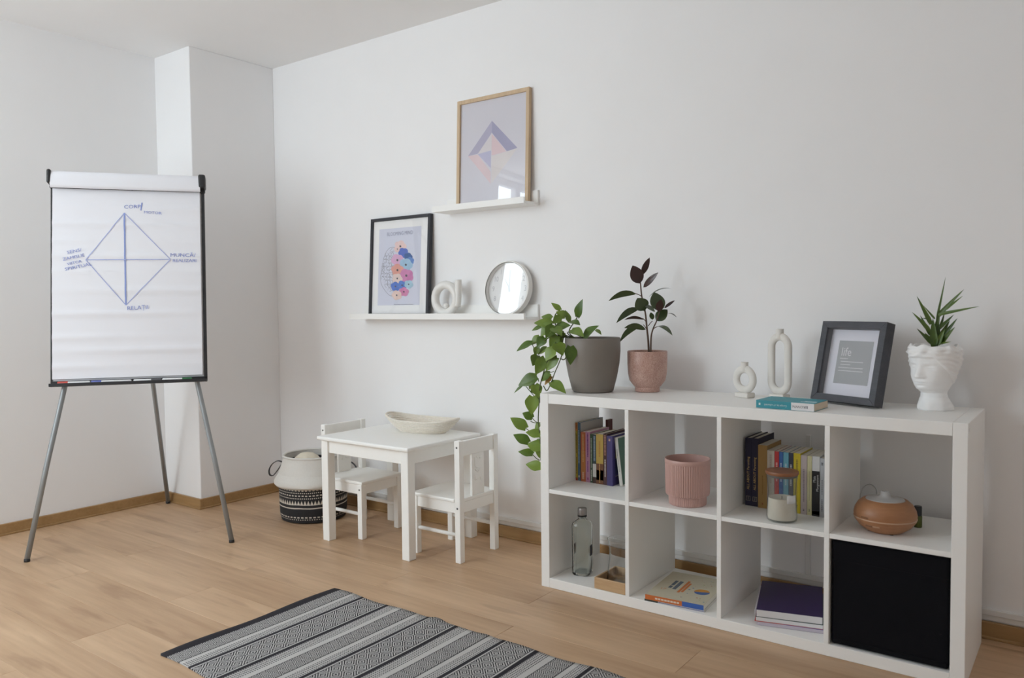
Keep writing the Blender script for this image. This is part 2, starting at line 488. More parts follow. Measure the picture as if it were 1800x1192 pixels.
# oak frame on the upper ledge
W1, H1 = 0.430, 0.525
f1 = thing('framed_picture', 'oak framed print of pastel geometric triangles on the short ledge', 'picture', (-0.556, 0.409, UZ+0.0125))
lean(f1, math.atan2(0.0195, H1))
frame_bars('frame_bar', W1, H1, 0.018, 0.020, M_OAK, f1)
pr = poly('print', [(-W1/2+0.012, 0.012), (W1/2-0.012, 0.012), (W1/2-0.012, H1-0.012), (-W1/2+0.012, H1-0.012)], plain('lavender_paper', (0.66, 0.645, 0.70), 0.8, 0.03, 4), f1, off=0.010)
pw, ph, px0, pz1 = W1-0.036, H1-0.036, -W1/2+0.018, H1-0.018
def ART(*st): return [(px0+s*pw, pz1-t*ph) for s, t in st]
shapes = [('left_band', ART((.485, .21), (.118, .515), (.275, .505), (.485, .325)), (0.45, 0.43, 0.56)),
          ('right_band', ART((.485, .21), (.485, .325), (.715, .525), (.868, .509)), (0.36, 0.35, 0.50)),
          ('pale_triangle', ART((.485, .335), (.275, .505), (.485, .49)), (0.70, 0.66, 0.68)),
          ('pink_triangle', ART((.485, .335), (.485, .545), (.705, .527)), (0.73, 0.57, 0.60)),
          ('blue_triangle', ART((.275, .512), (.475, .495), (.475, .665)), (0.51, 0.50, 0.66)),
          ('rose_band', ART((.118, .515), (.272, .515), (.475, .70), (.475, .815)), (0.73, 0.59, 0.62)),
          ('cream_triangle', ART((.485, .55), (.868, .515), (.485, .815)), (0.71, 0.665, 0.665))]
for n, pts, c in shapes: poly(n, pts, plain('ink_'+n, c, 0.8, 0.10, 9), pr, off=0.0096)  # inks lightened towards the paper: the glass's reflective wash is put into their colours
box('glass', (-W1/2+0.013, W1/2-0.013, 0.0060, 0.0080, 0.013, H1-0.013), M_GLASS, f1, 0)
box('backing_board', (-W1/2+0.010, W1/2-0.010, 0.0112, 0.0165, 0.010, H1-0.010), plain('hardboard', (0.22, 0.14, 0.08), 0.8), f1, 0)

# black frame on the lower ledge
W2, H2 = 0.430, 0.52
f2 = thing('framed_picture', 'black framed poster of a brain bursting into flowers', 'picture', (-1.171, 0.396, LZ+0.0134))
lean(f2, math.atan2(0.030, H2))
frame_bars('frame_bar', W2, H2, 0.016, 0.022, M_BLKFR, f2)
mt = poly('mat_board', [(-W2/2+0.012, 0.012), (W2/2-0.012, 0.012), (W2/2-0.012, H2-0.012), (-W2/2+0.012, H2-0.012)], plain('mat_white', (0.88, 0.88, 0.88), 0.8, 0.01), f2, off=0.010)
pw2, ph2 = W2-0.032-0.094, H2-0.032-0.085
pX, pZ = -pw2/2 - 0.004, H2-0.016-0.042
pr2 = poly('poster', [(pX, pZ-ph2), (pX+pw2, pZ-ph2), (pX+pw2, pZ), (pX, pZ)], plain('poster_paper', (0.66, 0.68, 0.79), 0.8, 0.02, 6), mt, off=0.0095)
def CR2(x, y):          # photograph crop coordinates -> poster plane
    f = (y-215)/815
    s = (x-(250-60*f))/(450-20*f)
    t = (y-(215-40*s))/(815+40*s)
    return (pX+s*pw2, pZ-t*ph2)
text('poster_title', 'BLOOMING MIND', 0.027, plain('ink_title', (0.24, 0.26, 0.38), 0.8), pr2, on_face(pX+pw2*0.5, 0.0091, pZ-0.030), sx=0.86)
M_INK = plain('ink_line', (0.20, 0.20, 0.24), 0.8)
bm = bmesh.new()
def ribbon(bm, pts, wd, y):
    for k in range(len(pts)-1):
        a, b_ = Vector(pts[k]), Vector(pts[k+1]); d = b_-a
        if d.length < 1e-6: continue
        n = Vector((-d.y, d.x)).normalized()*wd/2
        bm.faces.new([bm.verts.new((p.x, y, p.y)) for p in (a-n, b_-n, b_+n, a+n)])
outline = [CR2(*p) for p in ((420, 408), (370, 405), (325, 440), (290, 505), (270, 580), (262, 640), (240, 705), (235, 760), (250, 820), (285, 880), (320, 920), (360, 933))]
ribbon(bm, [(p.x, p.y) for p in smooth_path([(a, b, 0) for a, b in outline], 5)], 0.0018, 0.0091)
rr = random.Random(3)
for gy in range(13):
    for gx in range(5):
        cx, cy = 262+gx*30+rr.uniform(-6, 6), 440+gy*38+rr.uniform(-6, 6)
        el = ((cx-425)/185)**2 + ((cy-670)/262)**2
        if el > 0.9 or cx > 405: continue
        a0 = rr.uniform(0, 6.28); pts = []
        for k in range(9):
            a = a0 + k*0.62
            r = 17 + 5*math.sin(k*1.7+a0)
            pts.append(CR2(cx + r*math.cos(a), cy + r*1.1*math.sin(a)))
        ribbon(bm, pts, 0.0015, 0.0091)
link('brain_outline', bm_mesh(bm), M_INK, pr2)
FLW = [(470, 395, 58, (0.80, 0.60, 0.58)), (437, 425, 34, (0.78, 0.58, 0.56)), (498, 465, 50, (0.10, 0.17, 0.55)), (545, 508, 40, (0.05, 0.13, 0.34)), (562, 552, 38, (0.12, 0.25, 0.58)), (430, 545, 62, (0.70, 0.42, 0.62)),
       (515, 595, 64, (0.36, 0.55, 0.72)), (424, 652, 62, (0.74, 0.36, 0.30)), (512, 712, 68, (0.62, 0.24, 0.46)), (416, 742, 50, (0.76, 0.62, 0.58)), (392, 828, 46, (0.09, 0.19, 0.58)), (462, 815, 46, (0.10, 0.22, 0.60)),
       (530, 806, 42, (0.40, 0.60, 0.72)), (476, 886, 46, (0.66, 0.25, 0.44)), (400, 922, 48, (0.80, 0.62, 0.56))]
for k, (cx, cy, r, c) in enumerate(FLW):
    pts = []
    for i in range(40):
        a = 2*PI*i/40
        q = 1.12*r*(0.80 + 0.20*abs(math.cos(2.5*a + k))**0.7)
        pts.append(CR2(cx+q*math.cos(a), cy+q*math.sin(a)))
    fl = poly('printed_flower', pts, plain('ink_flower_%d' % k, c, 0.8, 0.15, 60), pr2, off=0.0090-0.00006*k)
    if k not in (2, 3, 4):
        poly('flower_centre', [CR2(cx+r*0.17*math.cos(2*PI*i/10), cy+r*0.2*math.sin(2*PI*i/10)) for i in range(10)], plain('ink_centre', (0.10, 0.09, 0.11), 0.8), pr2, off=0.0079)
bm = bmesh.new()
xx = 365
while xx < 560:
    wd = rr.uniform(6, 16); ribbon(bm, [CR2(xx, 1023), CR2(min(xx+wd, 562), 1023)], 0.0028, 0.0091); xx += wd+4
link('poster_caption', bm_mesh(bm), M_INK, pr2)
box('glass', (-W2/2+0.013, W2/2-0.013, 0.0050, 0.0068, 0.013, H2-0.013), M_GLASS, f2, 0)
box('backing_board', (-W2/2+0.010, W2/2-0.010, 0.0112, 0.0165, 0.010, H2-0.010), plain('hardboard', (0.22, 0.14, 0.08), 0.8), f2, 0)

# deep charcoal frame with a word print on the shelf unit
W3, H3, D3 = 0.255, 0.277, 0.042
f3 = thing('framed_picture', 'deep charcoal box frame with a grey word print on the shelf unit', 'picture', (1.0635, 0.2335, KH+0.0096), -0.44)
f3.rotation_euler = (-0.225, 0, -0.44)
frame_bars('frame_bar', W3, H3, 0.024, D3, M_DARKW, f3)
w_, h_ = W3/2-0.018, H3-0.018
mb = poly('mat_board', [(-w_, 0.018), (w_, 0.018), (w_, h_), (-w_, h_)], plain('mat_cool_white', (0.74, 0.74, 0.82), 0.8, 0.01), f3, off=0.030)
cardw, cardb, cardt = 0.068, 0.066, H3-0.062
card = poly('word_print', [(-cardw, cardb), (cardw, cardb), (cardw, cardt), (-cardw, cardt)], plain('card_grey', (0.36, 0.37, 0.385), 0.6, 0.03, 12), mb, off=0.0295)
M_LET = plain('letter_white', (0.72, 0.72, 0.73), 0.7)
text('print_word', 'life', 0.042, M_LET, card, on_face(-0.054, 0.0290, cardt-0.040), 'LEFT', 0.85)
bm = bmesh.new()
for k, (a, b_) in enumerate(((0.0, 0.30), (0.06, 0.86), (0.06, 0.42), (0.0, 0.88), (0.0, 0.90))):
    zz = cardt-0.062-k*0.0105
    ribbon(bm, [(-0.056+a*0.1, zz), (-0.056+b_*0.11, zz)], 0.0022, 0.0290)
link('print_lines', bm_mesh(bm), M_LET, card)
box('glass', (-W3/2+0.020, W3/2-0.020, 0.0040, 0.0060, 0.020, H3-0.020), M_GLASS, f3, 0)
box('backing_board', (-W3/2+0.012, W3/2-0.012, 0.0315, 0.036, 0.012, H3-0.012), plain('hardboard', (0.22, 0.14, 0.08), 0.8), f3, 0)
box('easel_leg', (-0.025, 0.025, 0.0, 0.003, -0.0, 0.20), M_BLACK, f3, 0.0005, mtx=Matrix.Translation((0, 0.104, 0.022)) @ Matrix.Rotation(0.33, 4, 'X'))

# ------------------------------------------------------------------ vases
v = thing('ring_vase', 'glossy white ring vase with upright spout beside the black frame', 'vase', (-0.812, 0.385, LZ+0.012))
R0, rt = 0.068, 0.0205
tube('ring', [(R0*math.cos(2*PI*k/48)-0.012, 0, R0*math.sin(2*PI*k/48)+R0+rt) for k in range(48)], rt, M_GLOSSW, v, 16, True)
tube('spout', smooth_path([(0.062, 0, 0.050), (0.068, 0, 0.09), (0.070, 0, 0.13), (0.070, 0, 0.180)], 4), 0.0165, M_GLOSSW, v, 20)
lathe('ball', [(0, -0.016), (0.010, -0.0125), (0.0155, -0.004), (0.0155, 0.004), (0.010, 0.0125), (0, 0.016)], M_GLOSSW, v, 20).location = (-0.008, 0.0, 2*rt+0.012)

def oval_vase(label, loc, ow, oh, tube_r, neck_h, group=None):
    t = thing('ring_vase', label, 'vase', loc, -0.35)
    n = 56; pts = []
    st = oh-ow            # straight part
    zc = 0.016+tube_r
    for k in range(n):
        a = 2*PI*k/n - PI/2
        x = (ow/2)*math.cos(a); z = (ow/2)*math.sin(a)
        pts.append((x, 0, zc + ow/2 + z + (st if z > 1e-6 else 0)))
    tube('ring', pts, tube_r, M_CERAM, t, 14, True, flat=(0.95, 1.25))
    top = zc+ow+st+tube_r*0.5
    lathe('neck', [(0.0, top-0.012), (0.0145, top-0.012), (0.0130, top+0.004), (0.0135, top+neck_h), (0.0105, top+neck_h), (0.0105, top-0.004), (0, top-0.004)], M_CERAM, t, 24)
    bm = bmesh.new(); add_box(bm, (-0.031, 0.031, -0.021, 0.021, 0, 0.018), 0.004, 2); link('foot', bm_mesh(bm), M_CERAM, t)
oval_vase('small matt white round ring vase on the shelf unit', (0.715, 0.285, KH), 0.076, 0.076, 0.0115, 0.020)
oval_vase('tall matt white oval ring vase on the shelf unit', (0.838, 0.300, KH), 0.072, 0.196, 0.0115, 0.022)

# ------------------------------------------------------------------ wall clock standing on the ledge
ck = thing('clock', 'round white clock propped on the long ledge', 'clock', (-0.462, 0.380, LZ+0.0172))
lean(ck, 0.140)
RC = 0.130
def ring_y(prof): # lathe about y axis
    me = lathe_mesh(prof, 64); me.transform(Matrix.Translation((0, 0, RC)) @ Matrix.Rotation(PI/2, 4, 'X')); return me
link('rim', ring_y([(RC-0.007, 0.0), (RC-0.002, 0.0), (RC, -0.003), (RC, -0.030), (RC-0.004, -0.034), (0, -0.034), (0, -0.026), (RC-0.008, -0.026), (RC-0.009, -0.002)]), M_GLOSSW, ck)
dial = link('dial', ring_y([(0, -0.0245), (RC-0.0085, -0.0245), (RC-0.0085, -0.0260), (0, -0.0260)]), plain('dial_white', (0.80, 0.80, 0.80), 0.6, 0.01), ck)
M_NUM = plain('numeral_grey', (0.50, 0.50, 0.51), 0.6)
for k in range(1, 13):
    a = PI/2 - k*PI/6
    text('numeral', str(k), 0.036, M_NUM, dial, on_face(0.093*math.cos(a), 0.0242, RC+0.093*math.sin(a)), sx=0.8)
def hand(name, ang, ln, wd, y):
    c, s = math.sin(ang), math.cos(ang)
    n = (s*wd/2, -c*wd/2)
    b0 = (-c*0.015, RC-s*0.015); e0 = (c*ln, RC+s*ln)
    vs = [(b0[0]-n[0], b0[1]-n[1]), (e0[0]-n[0]*.6, e0[1]-n[1]*.6), (e0[0]+n[0]*.6, e0[1]+n[1]*.6), (b0[0]+n[0], b0[1]+n[1])]
    me = mesh_from([(p[0], y, p[1]) for p in vs]+[(p[0], y+0.0008, p[1]) for p in vs], [(0,1,2,3),(7,6,5,4),(0,4,5,1),(1,5,6,2),(2,6,7,3),(3,7,4,0)])
    link(name, me, M_STEEL, dial)
hand('hour_hand', math.radians(-32), 0.058, 0.006, 0.0215)
hand('minute_hand', math.radians(-1), 0.088, 0.004, 0.0200)
link('clock_glass', ring_y([(0, -0.0060), (RC-0.0085, -0.0050), (RC-0.0085, -0.0065), (0, -0.0075)]), M_GLASS, ck)

# ------------------------------------------------------------------ children's table and chairs
tb = thing('play_table', 'low white square children\'s table against the back wall', 'table', (-0.92, 0.145, 0))
bm = bmesh.new(); add_box(bm, (-0.30, 0.30, -0.25, 0.25, 0.481, 0.50), 0.007, 3); link('tabletop', bm_mesh(bm), M_WPAINT, tb)
for sx in (-1, 1):
    for sy in (-1, 1):
        cx, cy = sx*0.262, sy*0.212
        box('leg', (cx-0.022, cx+0.022, cy-0.022, cy+0.022, 0, 0.481), M_WPAINT, tb, 0.003, 2)
for sy in (-1, 1): box('apron', (-0.240, 0.240, sy*0.216-0.009, sy*0.216+0.009, 0.421, 0.481), M_WPAINT, tb, 0.0015)
for sx in (-1, 1): box('apron', (sx*0.266-0.009, sx*0.266+0.009, -0.190, 0.190, 0.421, 0.481), M_WPAINT, tb, 0.0015)

M_SCREW = plain('dark_screw', (0.12, 0.12, 0.12), 0.4, metal=0.6)
def kid_chair(label, loc, rz):
    """seat faces local +X, backrest at x = 0"""
    t = thing('play_chair', label, 'chair', loc, rz, 'white children\'s chairs')
    hw, L, dp = 0.135, 0.030, 0.285
    for s in (-1, 1):
        yc = s*(hw-L/2)
        box('back_post', (0, L, yc-L/2, yc+L/2, 0, 0.53), M_WPAINT, t, 0.003, 2)
        box('leg', (dp-L, dp, yc-L/2, yc+L/2, 0, 0.262), M_WPAINT, t, 0.003, 2)
        box('side_rail', (L, dp-L, yc-0.009, yc+0.009, 0.215, 0.262), M_WPAINT, t, 0.0015)
        tube('stretcher', [(L-0.004, yc, 0.118), (dp-L+0.004, yc, 0.118)], 0.0085, M_WPAINT, t, 12)
        for (x, z) in ((L/2, 0.502), (L/2, 0.238), (dp-L/2, 0.238)):
            sc = lathe('screw', [(0, 0), (0.0045, 0), (0.0045, 0.0008), (0.0, 0.001)], M_SCREW, t, 10)
            sc.matrix_local = Matrix.Translation((x, s*hw, z)) @ Matrix.Rotation(-s*PI/2, 4, 'X')
    bm = bmesh.new(); add_box(bm, (0.032, dp+0.004, -hw-0.001, hw+0.001, 0.262, 0.277), 0.004, 2); add_box(bm, (0.004, 0.034, -hw+L+0.001, hw-L-0.001, 0.262, 0.277), 0.002)
    link('seat', bm_mesh(bm), M_WPAINT, t)
    box('front_rail', (dp-0.024, dp-0.006, -hw+L, hw-L, 0.215, 0.262), M_WPAINT, t, 0.0015)
    box('back_rail', (0.006, 0.024, -hw+L, hw-L, 0.215, 0.262), M_WPAINT, t, 0.0015)
    box('top_rail', (0.004, 0.022, -hw+L, hw-L, 0.462, 0.527), M_WPAINT, t, 0.003, 2)
    sp = box('splat', (0.007, 0.019, -0.042, 0.042, 0.277, 0.462), M_WPAINT, t, 0.0015)
    # relief of a little animal figure on the splat
    for face in (0.0066, 0.0194):
        for (y0, z0, y1, z1) in ((0.024, .445, 0.024, .405), (0.024, .405, 0.004, .398), (-0.022, .442, -0.010, .436), (0.0, .438, 0.012, .444), (-0.014, .392, 0.004, .378), (0.004, .378, 0.022, .390), (0.022, .372, 0.022, .342), (-0.012, .352, -0.020, .338), (0.002, .350, 0.014, .344)):
            tube('carved_line', [(face, y0, z0), (face, y1, z1)], 0.0024, M_WPAINT, sp, 6)
    return t
kid_chair('white children\'s chair with slatted back turned to the shelf unit', (-0.432, 0.150, 0), PI)
kid_chair('white children\'s chair tucked under the table beside the basket', (-1.331, 0.150, 0), 0)

# coiled rope bowl on the table
M_ROPE, nt, p = new_mat('cotton_rope')
v_, x_, y_, z_ = coords(nt)
n_ = noise(nt, v_, 160, 2, (1, 1, 0.3))
nt.links.new(mixcol(nt, X(nt, n_), (0.70, 0.645, 0.56), (0.86, 0.81, 0.73)), p.inputs['Base Color']); p.inputs['Roughness'].default_value = 0.95
bump(nt, p, n_, 0.5, 0.002)
bw = thing('rope_bowl', 'boat-shaped cream coiled rope bowl on the children\'s table', 'bowl', (-0.888, 0.272, 0.5), 0.10)
def bowl_ring(f):
    """f 0..1 up the wall -> closed path"""
    pts = []
    for k in range(64):
        a = 2*PI*k/64
        lx, ly = 0.130+0.078*f**0.8, 0.060+0.036*f**0.8
        c, s = math.cos(a), math.sin(a)
        x = lx*(abs(c)**0.85)*(1 if c > 0 else -1); y_ = ly*s
        z = 0.0055 + f*(0.052 + 0.016*abs(c)**3 + (0.006 if c < 0 else 0.0)*abs(c)**2)
        pts.append((x, y_, z))
    return pts
NR = 8
for i in range(NR): tube('rope_coil', bowl_ring(i/(NR-1)), 0.0056, M_ROPE, bw, 8, True)
base = bowl_ring(0)
link('bowl_floor', mesh_from([(x, y_, 0.001) for x, y_, z in base]+[(x, y_, 0.009) for x, y_, z in base], [tuple(range(64))[::-1], tuple(range(64, 128))]+[(k, (k+1) % 64, 64+(k+1) % 64, 64+k) for k in range(64)]), M_ROPE, bw)

# ------------------------------------------------------------------ fabric basket
bk = thing('fabric_basket', 'round cream fabric basket with black patterned base beside the table', 'basket', (-1.585, 0.168, 0))
m, nt, p = new_mat('basket_pattern')
v_, x_, y_, z_ = coords(nt)
ang = y_.op('ARCTAN2', x_)
u_ = ang*(1/(2*PI)) + 0.5
wob = X(nt, noise(nt, v_, 14, 2))*0.006
z2 = z_ + wob - 0.003
def row(zc, h, n, duty): return (z2-zc).abs().lt(h)*((u_*n).fract()-0.5).abs().lt(duty/2)
pat = row(0.176, 0.0030, 60, 0.6).mx(row(0.163, 0.0024, 110, 0.5)).mx(row(0.149, 0.0030, 60, 0.6)).mx(row(0.135, 0.0024, 110, 0.5))
tri = z2.band(0.100, 0.124)*(((u_*64).fract()-0.5).abs().lt((z2*(-1.0)+0.124)*(0.5/0.024)))
pat = pat.mx(tri).mx((z2-0.083).abs().lt(0.0028)).mx(row(0.036, 0.003, 52, 0.6)).mx(row(0.024, 0.0022, 90, 0.4))
nn = X(nt, noise(nt, v_, 220, 2))
fab = mixcol(nt, nn, (0.014, 0.014, 0.016), (0.035, 0.034, 0.036))
nt.links.new(mixcol(nt, pat, fab, (0.62, 0.57, 0.50)), p.inputs['Base Color']); p.inputs['Roughness'].default_value = 0.95
bump(nt, p, nn, 0.4, 0.002); M_BASK = m
M_CANVAS = plain('cream_canvas', (0.70, 0.68, 0.64), 0.95, 0.05, 120, 0.3)
def wrinkle(a, z, i): return 1 + 0.010*math.sin(3*a+1+z*9) + 0.006*math.sin(7*a-z*30)
lathe('patterned_base', [(0, 0.001), (0.150, 0.001), (0.166, 0.006), (0.172, 0.03), (0.175, 0.09), (0.176, 0.15), (0.178, 0.185), (0.172, 0.188), (0.170, 0.09), (0.165, 0.010), (0, 0.008)], M_BASK, bk, 64)
lathe('fold', [(0.174, 0.178), (0.190, 0.181), (0.199, 0.190), (0.200, 0.202), (0.192, 0.216), (0.180, 0.234), (0.171, 0.252), (0.165, 0.240), (0.174, 0.212), (0.170, 0.190)], M_CANVAS, bk, 64, wrinkle, close=True)
lathe('upper_cloth', [(0.176, 0.240), (0.170, 0.262), (0.160, 0.290), (0.153, 0.316), (0.151, 0.330), (0.147, 0.330), (0.148, 0.312), (0.156, 0.285), (0.166, 0.255), (0.170, 0.240)], M_CANVAS, bk, 64, wrinkle, close=True)
tube('rim', [(0.150*math.cos(2*PI*k/64), 0.150*math.sin(2*PI*k/64), 0.332) for k in range(64)], 0.006, M_CANVAS, bk, 8, True)
lathe('lining', [(0, 0.20), (0.158, 0.20), (0.152, 0.278), (0.1485, 0.300), (0.1465, 0.300), (0.150, 0.278), (0.155, 0.204), (0, 0.204)], plain('dark_lining', (0.018, 0.018, 0.024), 0.95), bk, 48)
M_STRAP = plain('black_leather', (0.03, 0.03, 0.036), 0.5, 0.1)
for a0 in (math.radians(214), math.radians(34)):
    e = Vector((math.cos(a0), math.sin(a0), 0)); s = Vector((-e.y, e.x, 0))
    c0 = e*0.166
    up_ = lambda z: Vector((0, 0, z))
    pth = smooth_path([c0 - e*0.006 + up_(0.288), c0 + e*0.022 + up_(0.296), c0 + e*0.052 + up_(0.280), c0 + e*0.070 + up_(0.250), c0 + e*0.068 + up_(0.222), c0 + e*0.050 + up_(0.218), c0 + e*0.028 + up_(0.242), c0 + e*0.004 + up_(0.276)], 6)
    tube('handle', pth, 0.011, M_STRAP, bk, 8, flat=(1.0, 0.22))
M_PLUSH = plain('cream_plush', (0.78, 0.71, 0.58), 0.95, 0.08, 60, 0.4)
def lump(a, z, i): return 1 + 0.05*math.sin(3*a+z*40) + 0.04*math.sin(5*a)
pl = lathe('plush_cushion', [(0, 0.0), (0.05, 0.002), (0.080, 0.020), (0.088, 0.048), (0.078, 0.085), (0.060, 0.112), (0.036, 0.130), (0, 0.137)], M_PLUSH, None, 32, lump)
pl.location = (-1.612, 0.150, 0.206); tag(pl, 'cream plush lump poking out of the fabric basket', 'cushion')

# ------------------------------------------------------------------ flip chart
FE = Vector((0.5841, 0.8117, 0)); FN0 = Vector((0.8117, -0.5841, 0)); TLT = math.radians(8)
FA = Vector((-2.018, -1.066, 0))
FN = FN0*math.cos(TLT) + Vector((0, 0, 1))*math.sin(TLT)
FU = Vector((0, 0, 1))*math.cos(TLT) - FN0*math.sin(TLT)
fc = thing('flip_chart', 'flip chart easel with blue marker drawing in front of the pier', 'easel', FA)
# local frame of the board: x along the board, y = into the board (away from viewer), z up along the board
FM = Matrix(((FE.x, -FN.x, FU.x, 0), (FE.y, -FN.y, FU.y, 0), (FE.z, -FN.z, FU.z, 0), (0, 0, 0, 1)))
fc.matrix_world = Matrix.Translation(FA) @ FM
BX0, BX1, BZ0, BZ1 = 0.094, 0.758, 0.772, 1.735
box('board', (BX0+0.004, BX1-0.004, 0.004, 0.020, BZ0+0.01, BZ1-0.01), plain('board_white', (0.70, 0.70, 0.72), 0.4), fc, 0.001)
boxes('board_edge', [(BX0, BX0+0.007, -0.001, 0.024, BZ0, BZ1), (BX1-0.014, BX1, -0.001, 0.024, BZ0, BZ1), (BX0, BX1, -0.001, 0.024, BZ0, BZ0+0.022)], M_BLACK, fc, 0.001)
# paper pad: front sheet with gentle horizontal ripples
nx, nz = 14, 90
px_0, px_1, pz_0, pz_1 = BX0+0.008, BX1-0.020, BZ0+0.030, BZ1-0.030
rz = random.Random(5)
ph_ = [rz.uniform(0, 6.28) for _ in range(4)]
creases = [0.06, 0.14, 0.21, 0.33, 0.45, 0.55, 0.63, 0.71, 0.80, 0.89]
def sheet_y(fx, fz):
    y = -0.0085 - 0.0035*math.sin(fz*7+ph_[0])
    for c in creases:
        d = (fz-c)/0.016
        y -= 0.0062*math.exp(-d*d)*(0.6+0.4*math.sin(fx*3+c*40))
    return y - 0.002*math.sin(fx*2.2+fz*5)
vs = []; fs = []
for j in range(nz+1):
    for i in range(nx+1):
        fx, fz = i/nx, j/nz
        vs.append((px_0+(px_1-px_0)*fx, sheet_y(fx, fz), pz_0+(pz_1-pz_0)*fz - 0.010*(0.5-fx)*(1-fz)*0 ))
for j in range(nz):
    for i in range(nx):
        a = j*(nx+1)+i; fs.append((a, a+1, a+nx+2, a+nx+1))
sheet = link('front_sheet', mesh_from(vs, fs, True), M_PAPER, fc)
box('paper_pad', (px_0, px_1, -0.0035, 0.0035, pz_0, pz_1+0.010), M_PAPER, fc, 0.0005)
# turned-over sheets rolled over the clamp
prof = [(q.x, BZ1+q.y) for q in smooth_path([(0.016, 0.004, 0), (0.004, 0.026, 0), (-0.012, 0.033, 0), (-0.026, 0.028, 0), (-0.034, 0.014, 0), (-0.037, -0.006, 0), (-0.0375, -0.026, 0), (-0.035, -0.042, 0), (-0.026, -0.049, 0)], 3)]
cv = Vector((-0.008, BZ1-0.012)); inn = [tuple(Vector(q) + (cv-Vector(q)).normalized()*0.003) for q in prof]
loop = prof + inn[::-1]; n_ = len(loop)
vs = [(px_0-0.004, a, b) for a, b in loop] + [(px_1+0.004, a, b) for a, b in loop]
me = mesh_from(vs, [(k, (k+1) % n_, n_+(k+1) % n_, n_+k) for k in range(n_)] + [tuple(range(n_))[::-1], tuple(range(n_, 2*n_))], True)
bm = bmesh.new(); bm.from_mesh(me); bmesh.ops.recalc_face_normals(bm, faces=bm.faces); bm.to_mesh(me); bm.free()
me.set_sharp_from_angle(angle=math.radians(35))
roll = link('turned_sheets', me, M_PAPER, fc)
box('clamp_bar', (BX0-0.004, BX1+0.004, -0.010, 0.020, BZ1-0.046, BZ1-0.006), M_BLACK, fc, 0.004)
for x0, x1 in ((BX0-0.010, BX0+0.008), (BX1-0.024, BX1+0.008)): box('end_cap', (x0, x1, -0.041, 0.026, BZ1-0.030, BZ1+0.036), M_BLACK, fc, 0.008, 3)
box('pen_tray', (BX0, BX1, -0.034, 0.0, BZ0-0.004, BZ0+0.003), M_BLACK, fc, 0.001)
box('tray_lip', (BX0, BX1, -0.036, -0.032, BZ0-0.004, BZ0+0.010), M_BLACK, fc, 0.001)
for (x0, x1, xt) in ((0.0, 0.150, 0.205), (0.8526, 0.704, 0.655)):
    tube('leg', [(x0, 0.012, 0.012), ((x0+x1)/2, 0.020, 0.42), (x1, 0.034, 0.80), (xt, 0.036, 1.15)], 0.0115, M_STEEL, fc, 14)
    tube('rubber_foot', [(x0, 0.012, 0.0008), (x0, 0.012, 0.014)], 0.0125, M_BLACK, fc, 14)
inv = fc.matrix_world.inverted()
rf = inv @ Vector((-2.497, -0.130, 0.012)); rt_ = Vector((0.43, 0.050, 1.55))
tube('leg', [rf, rf.lerp(rt_, 0.5), rt_], 0.0115, M_STEEL, fc, 14)
tube('rubber_foot', [inv @ Vector((-2.497, -0.130, 0.0)), inv @ Vector((-2.495, -0.132, 0.015))], 0.0125, M_BLACK, fc, 14)
box('leg_bracket', (0.39, 0.47, 0.020, 0.060, 1.50, 1.60), M_BLACK, fc, 0.004)
# the drawing on the sheet
M_BLUE = plain('marker_blue', (0.20, 0.25, 0.55), 0.7, 0.15, 40)
M_BLUE2 = plain('marker_blue_light', (0.40, 0.45, 0.72), 0.7, 0.15, 40)
def FB(u, v):      # photograph pixel -> board plane (x, z)
    d = CD*FPX + CR*(u-900) - CU*(v-596)
    t = ((FA-CAM).dot(FN))/d.dot(FN)
    q = CAM + d*t - FA
    return (q.dot(FE), q.dot(FU))
bm = bmesh.new()
def stroke(a, b, wd):
    pa, pb = FB(*a), FB(*b); n = 24; prev = None
    for k in range(n+1):
        f = k/n
        x, z = pa[0]+(pb[0]-pa[0])*f, pa[1]+(pb[1]-pa[1])*f
        fx, fz = (x-px_0)/(px_1-px_0), (z-pz_0)/(pz_1-pz_0)
        d = Vector((pb[0]-pa[0], pb[1]-pa[1])).normalized()
        cur = (x-d.y*wd/2, z+d.x*wd/2), (x+d.y*wd/2, z-d.x*wd/2)
        yy = min(sheet_y(fx, fz+q) for q in (-0.012, 0, 0.012))-0.0012
        vv = [bm.verts.new((c[0], yy, c[1])) for c in cur]
        if prev: bm.faces.new([prev[0], prev[1], vv[1], vv[0]])
        prev = vv
T_, L_, R_, B_ = (219, 375), (152, 458), (300, 457), (222, 537)
for a, b in ((T_, L_), (T_, R_), (L_, R_), (L_, B_), (B_, R_)): stroke(a, b, 0.0034)
link('marker_diamond', bm_mesh(bm), M_BLUE2, sheet)
bm = bmesh.new(); stroke(T_, B_, 0.0068); stroke((250, 357), (248, 371), 0.005)
link('marker_axis', bm_mesh(bm), plain('marker_blue_mid', (0.26, 0.33, 0.64), 0.7), sheet)
def note(body, u, v, size, rot=0.0, sx=1.1):
    x, z = FB(u, v)
    fx, fz = (x-px_0)/(px_1-px_0), (z-pz_0)/(pz_1-pz_0)
    text('marker_note', body, size, M_BLUE, sheet, on_face(x, min(sheet_y(fx, fz+d) for d in (-.02, -.01, 0, .01, .02))-0.0016, z, rot), sx=sx)
note('CORP', 233, 364.5, 0.024, 0.06, 1.15); note('MOTOR', 269, 375, 0.018, -0.05, 1.2)
note('SENS/', 132, 443, 0.021, 0.24, 1.2); note('ZAMISLIE', 131, 453.5, 0.020, 0.24, 1.15); note('VIITOR', 132, 463, 0.018, 0.24, 1.1); note('SPIRITUAL', 139, 470, 0.021, 0.24, 1.2)
note('MUNC\u0102/', 322, 450, 0.024, 0.0, 1.2); note('REALIZARI', 325, 459.5, 0.020, 0.0, 1.15)
note('RELA\u021aII', 243, 542, 0.026, 0.06, 1.05)

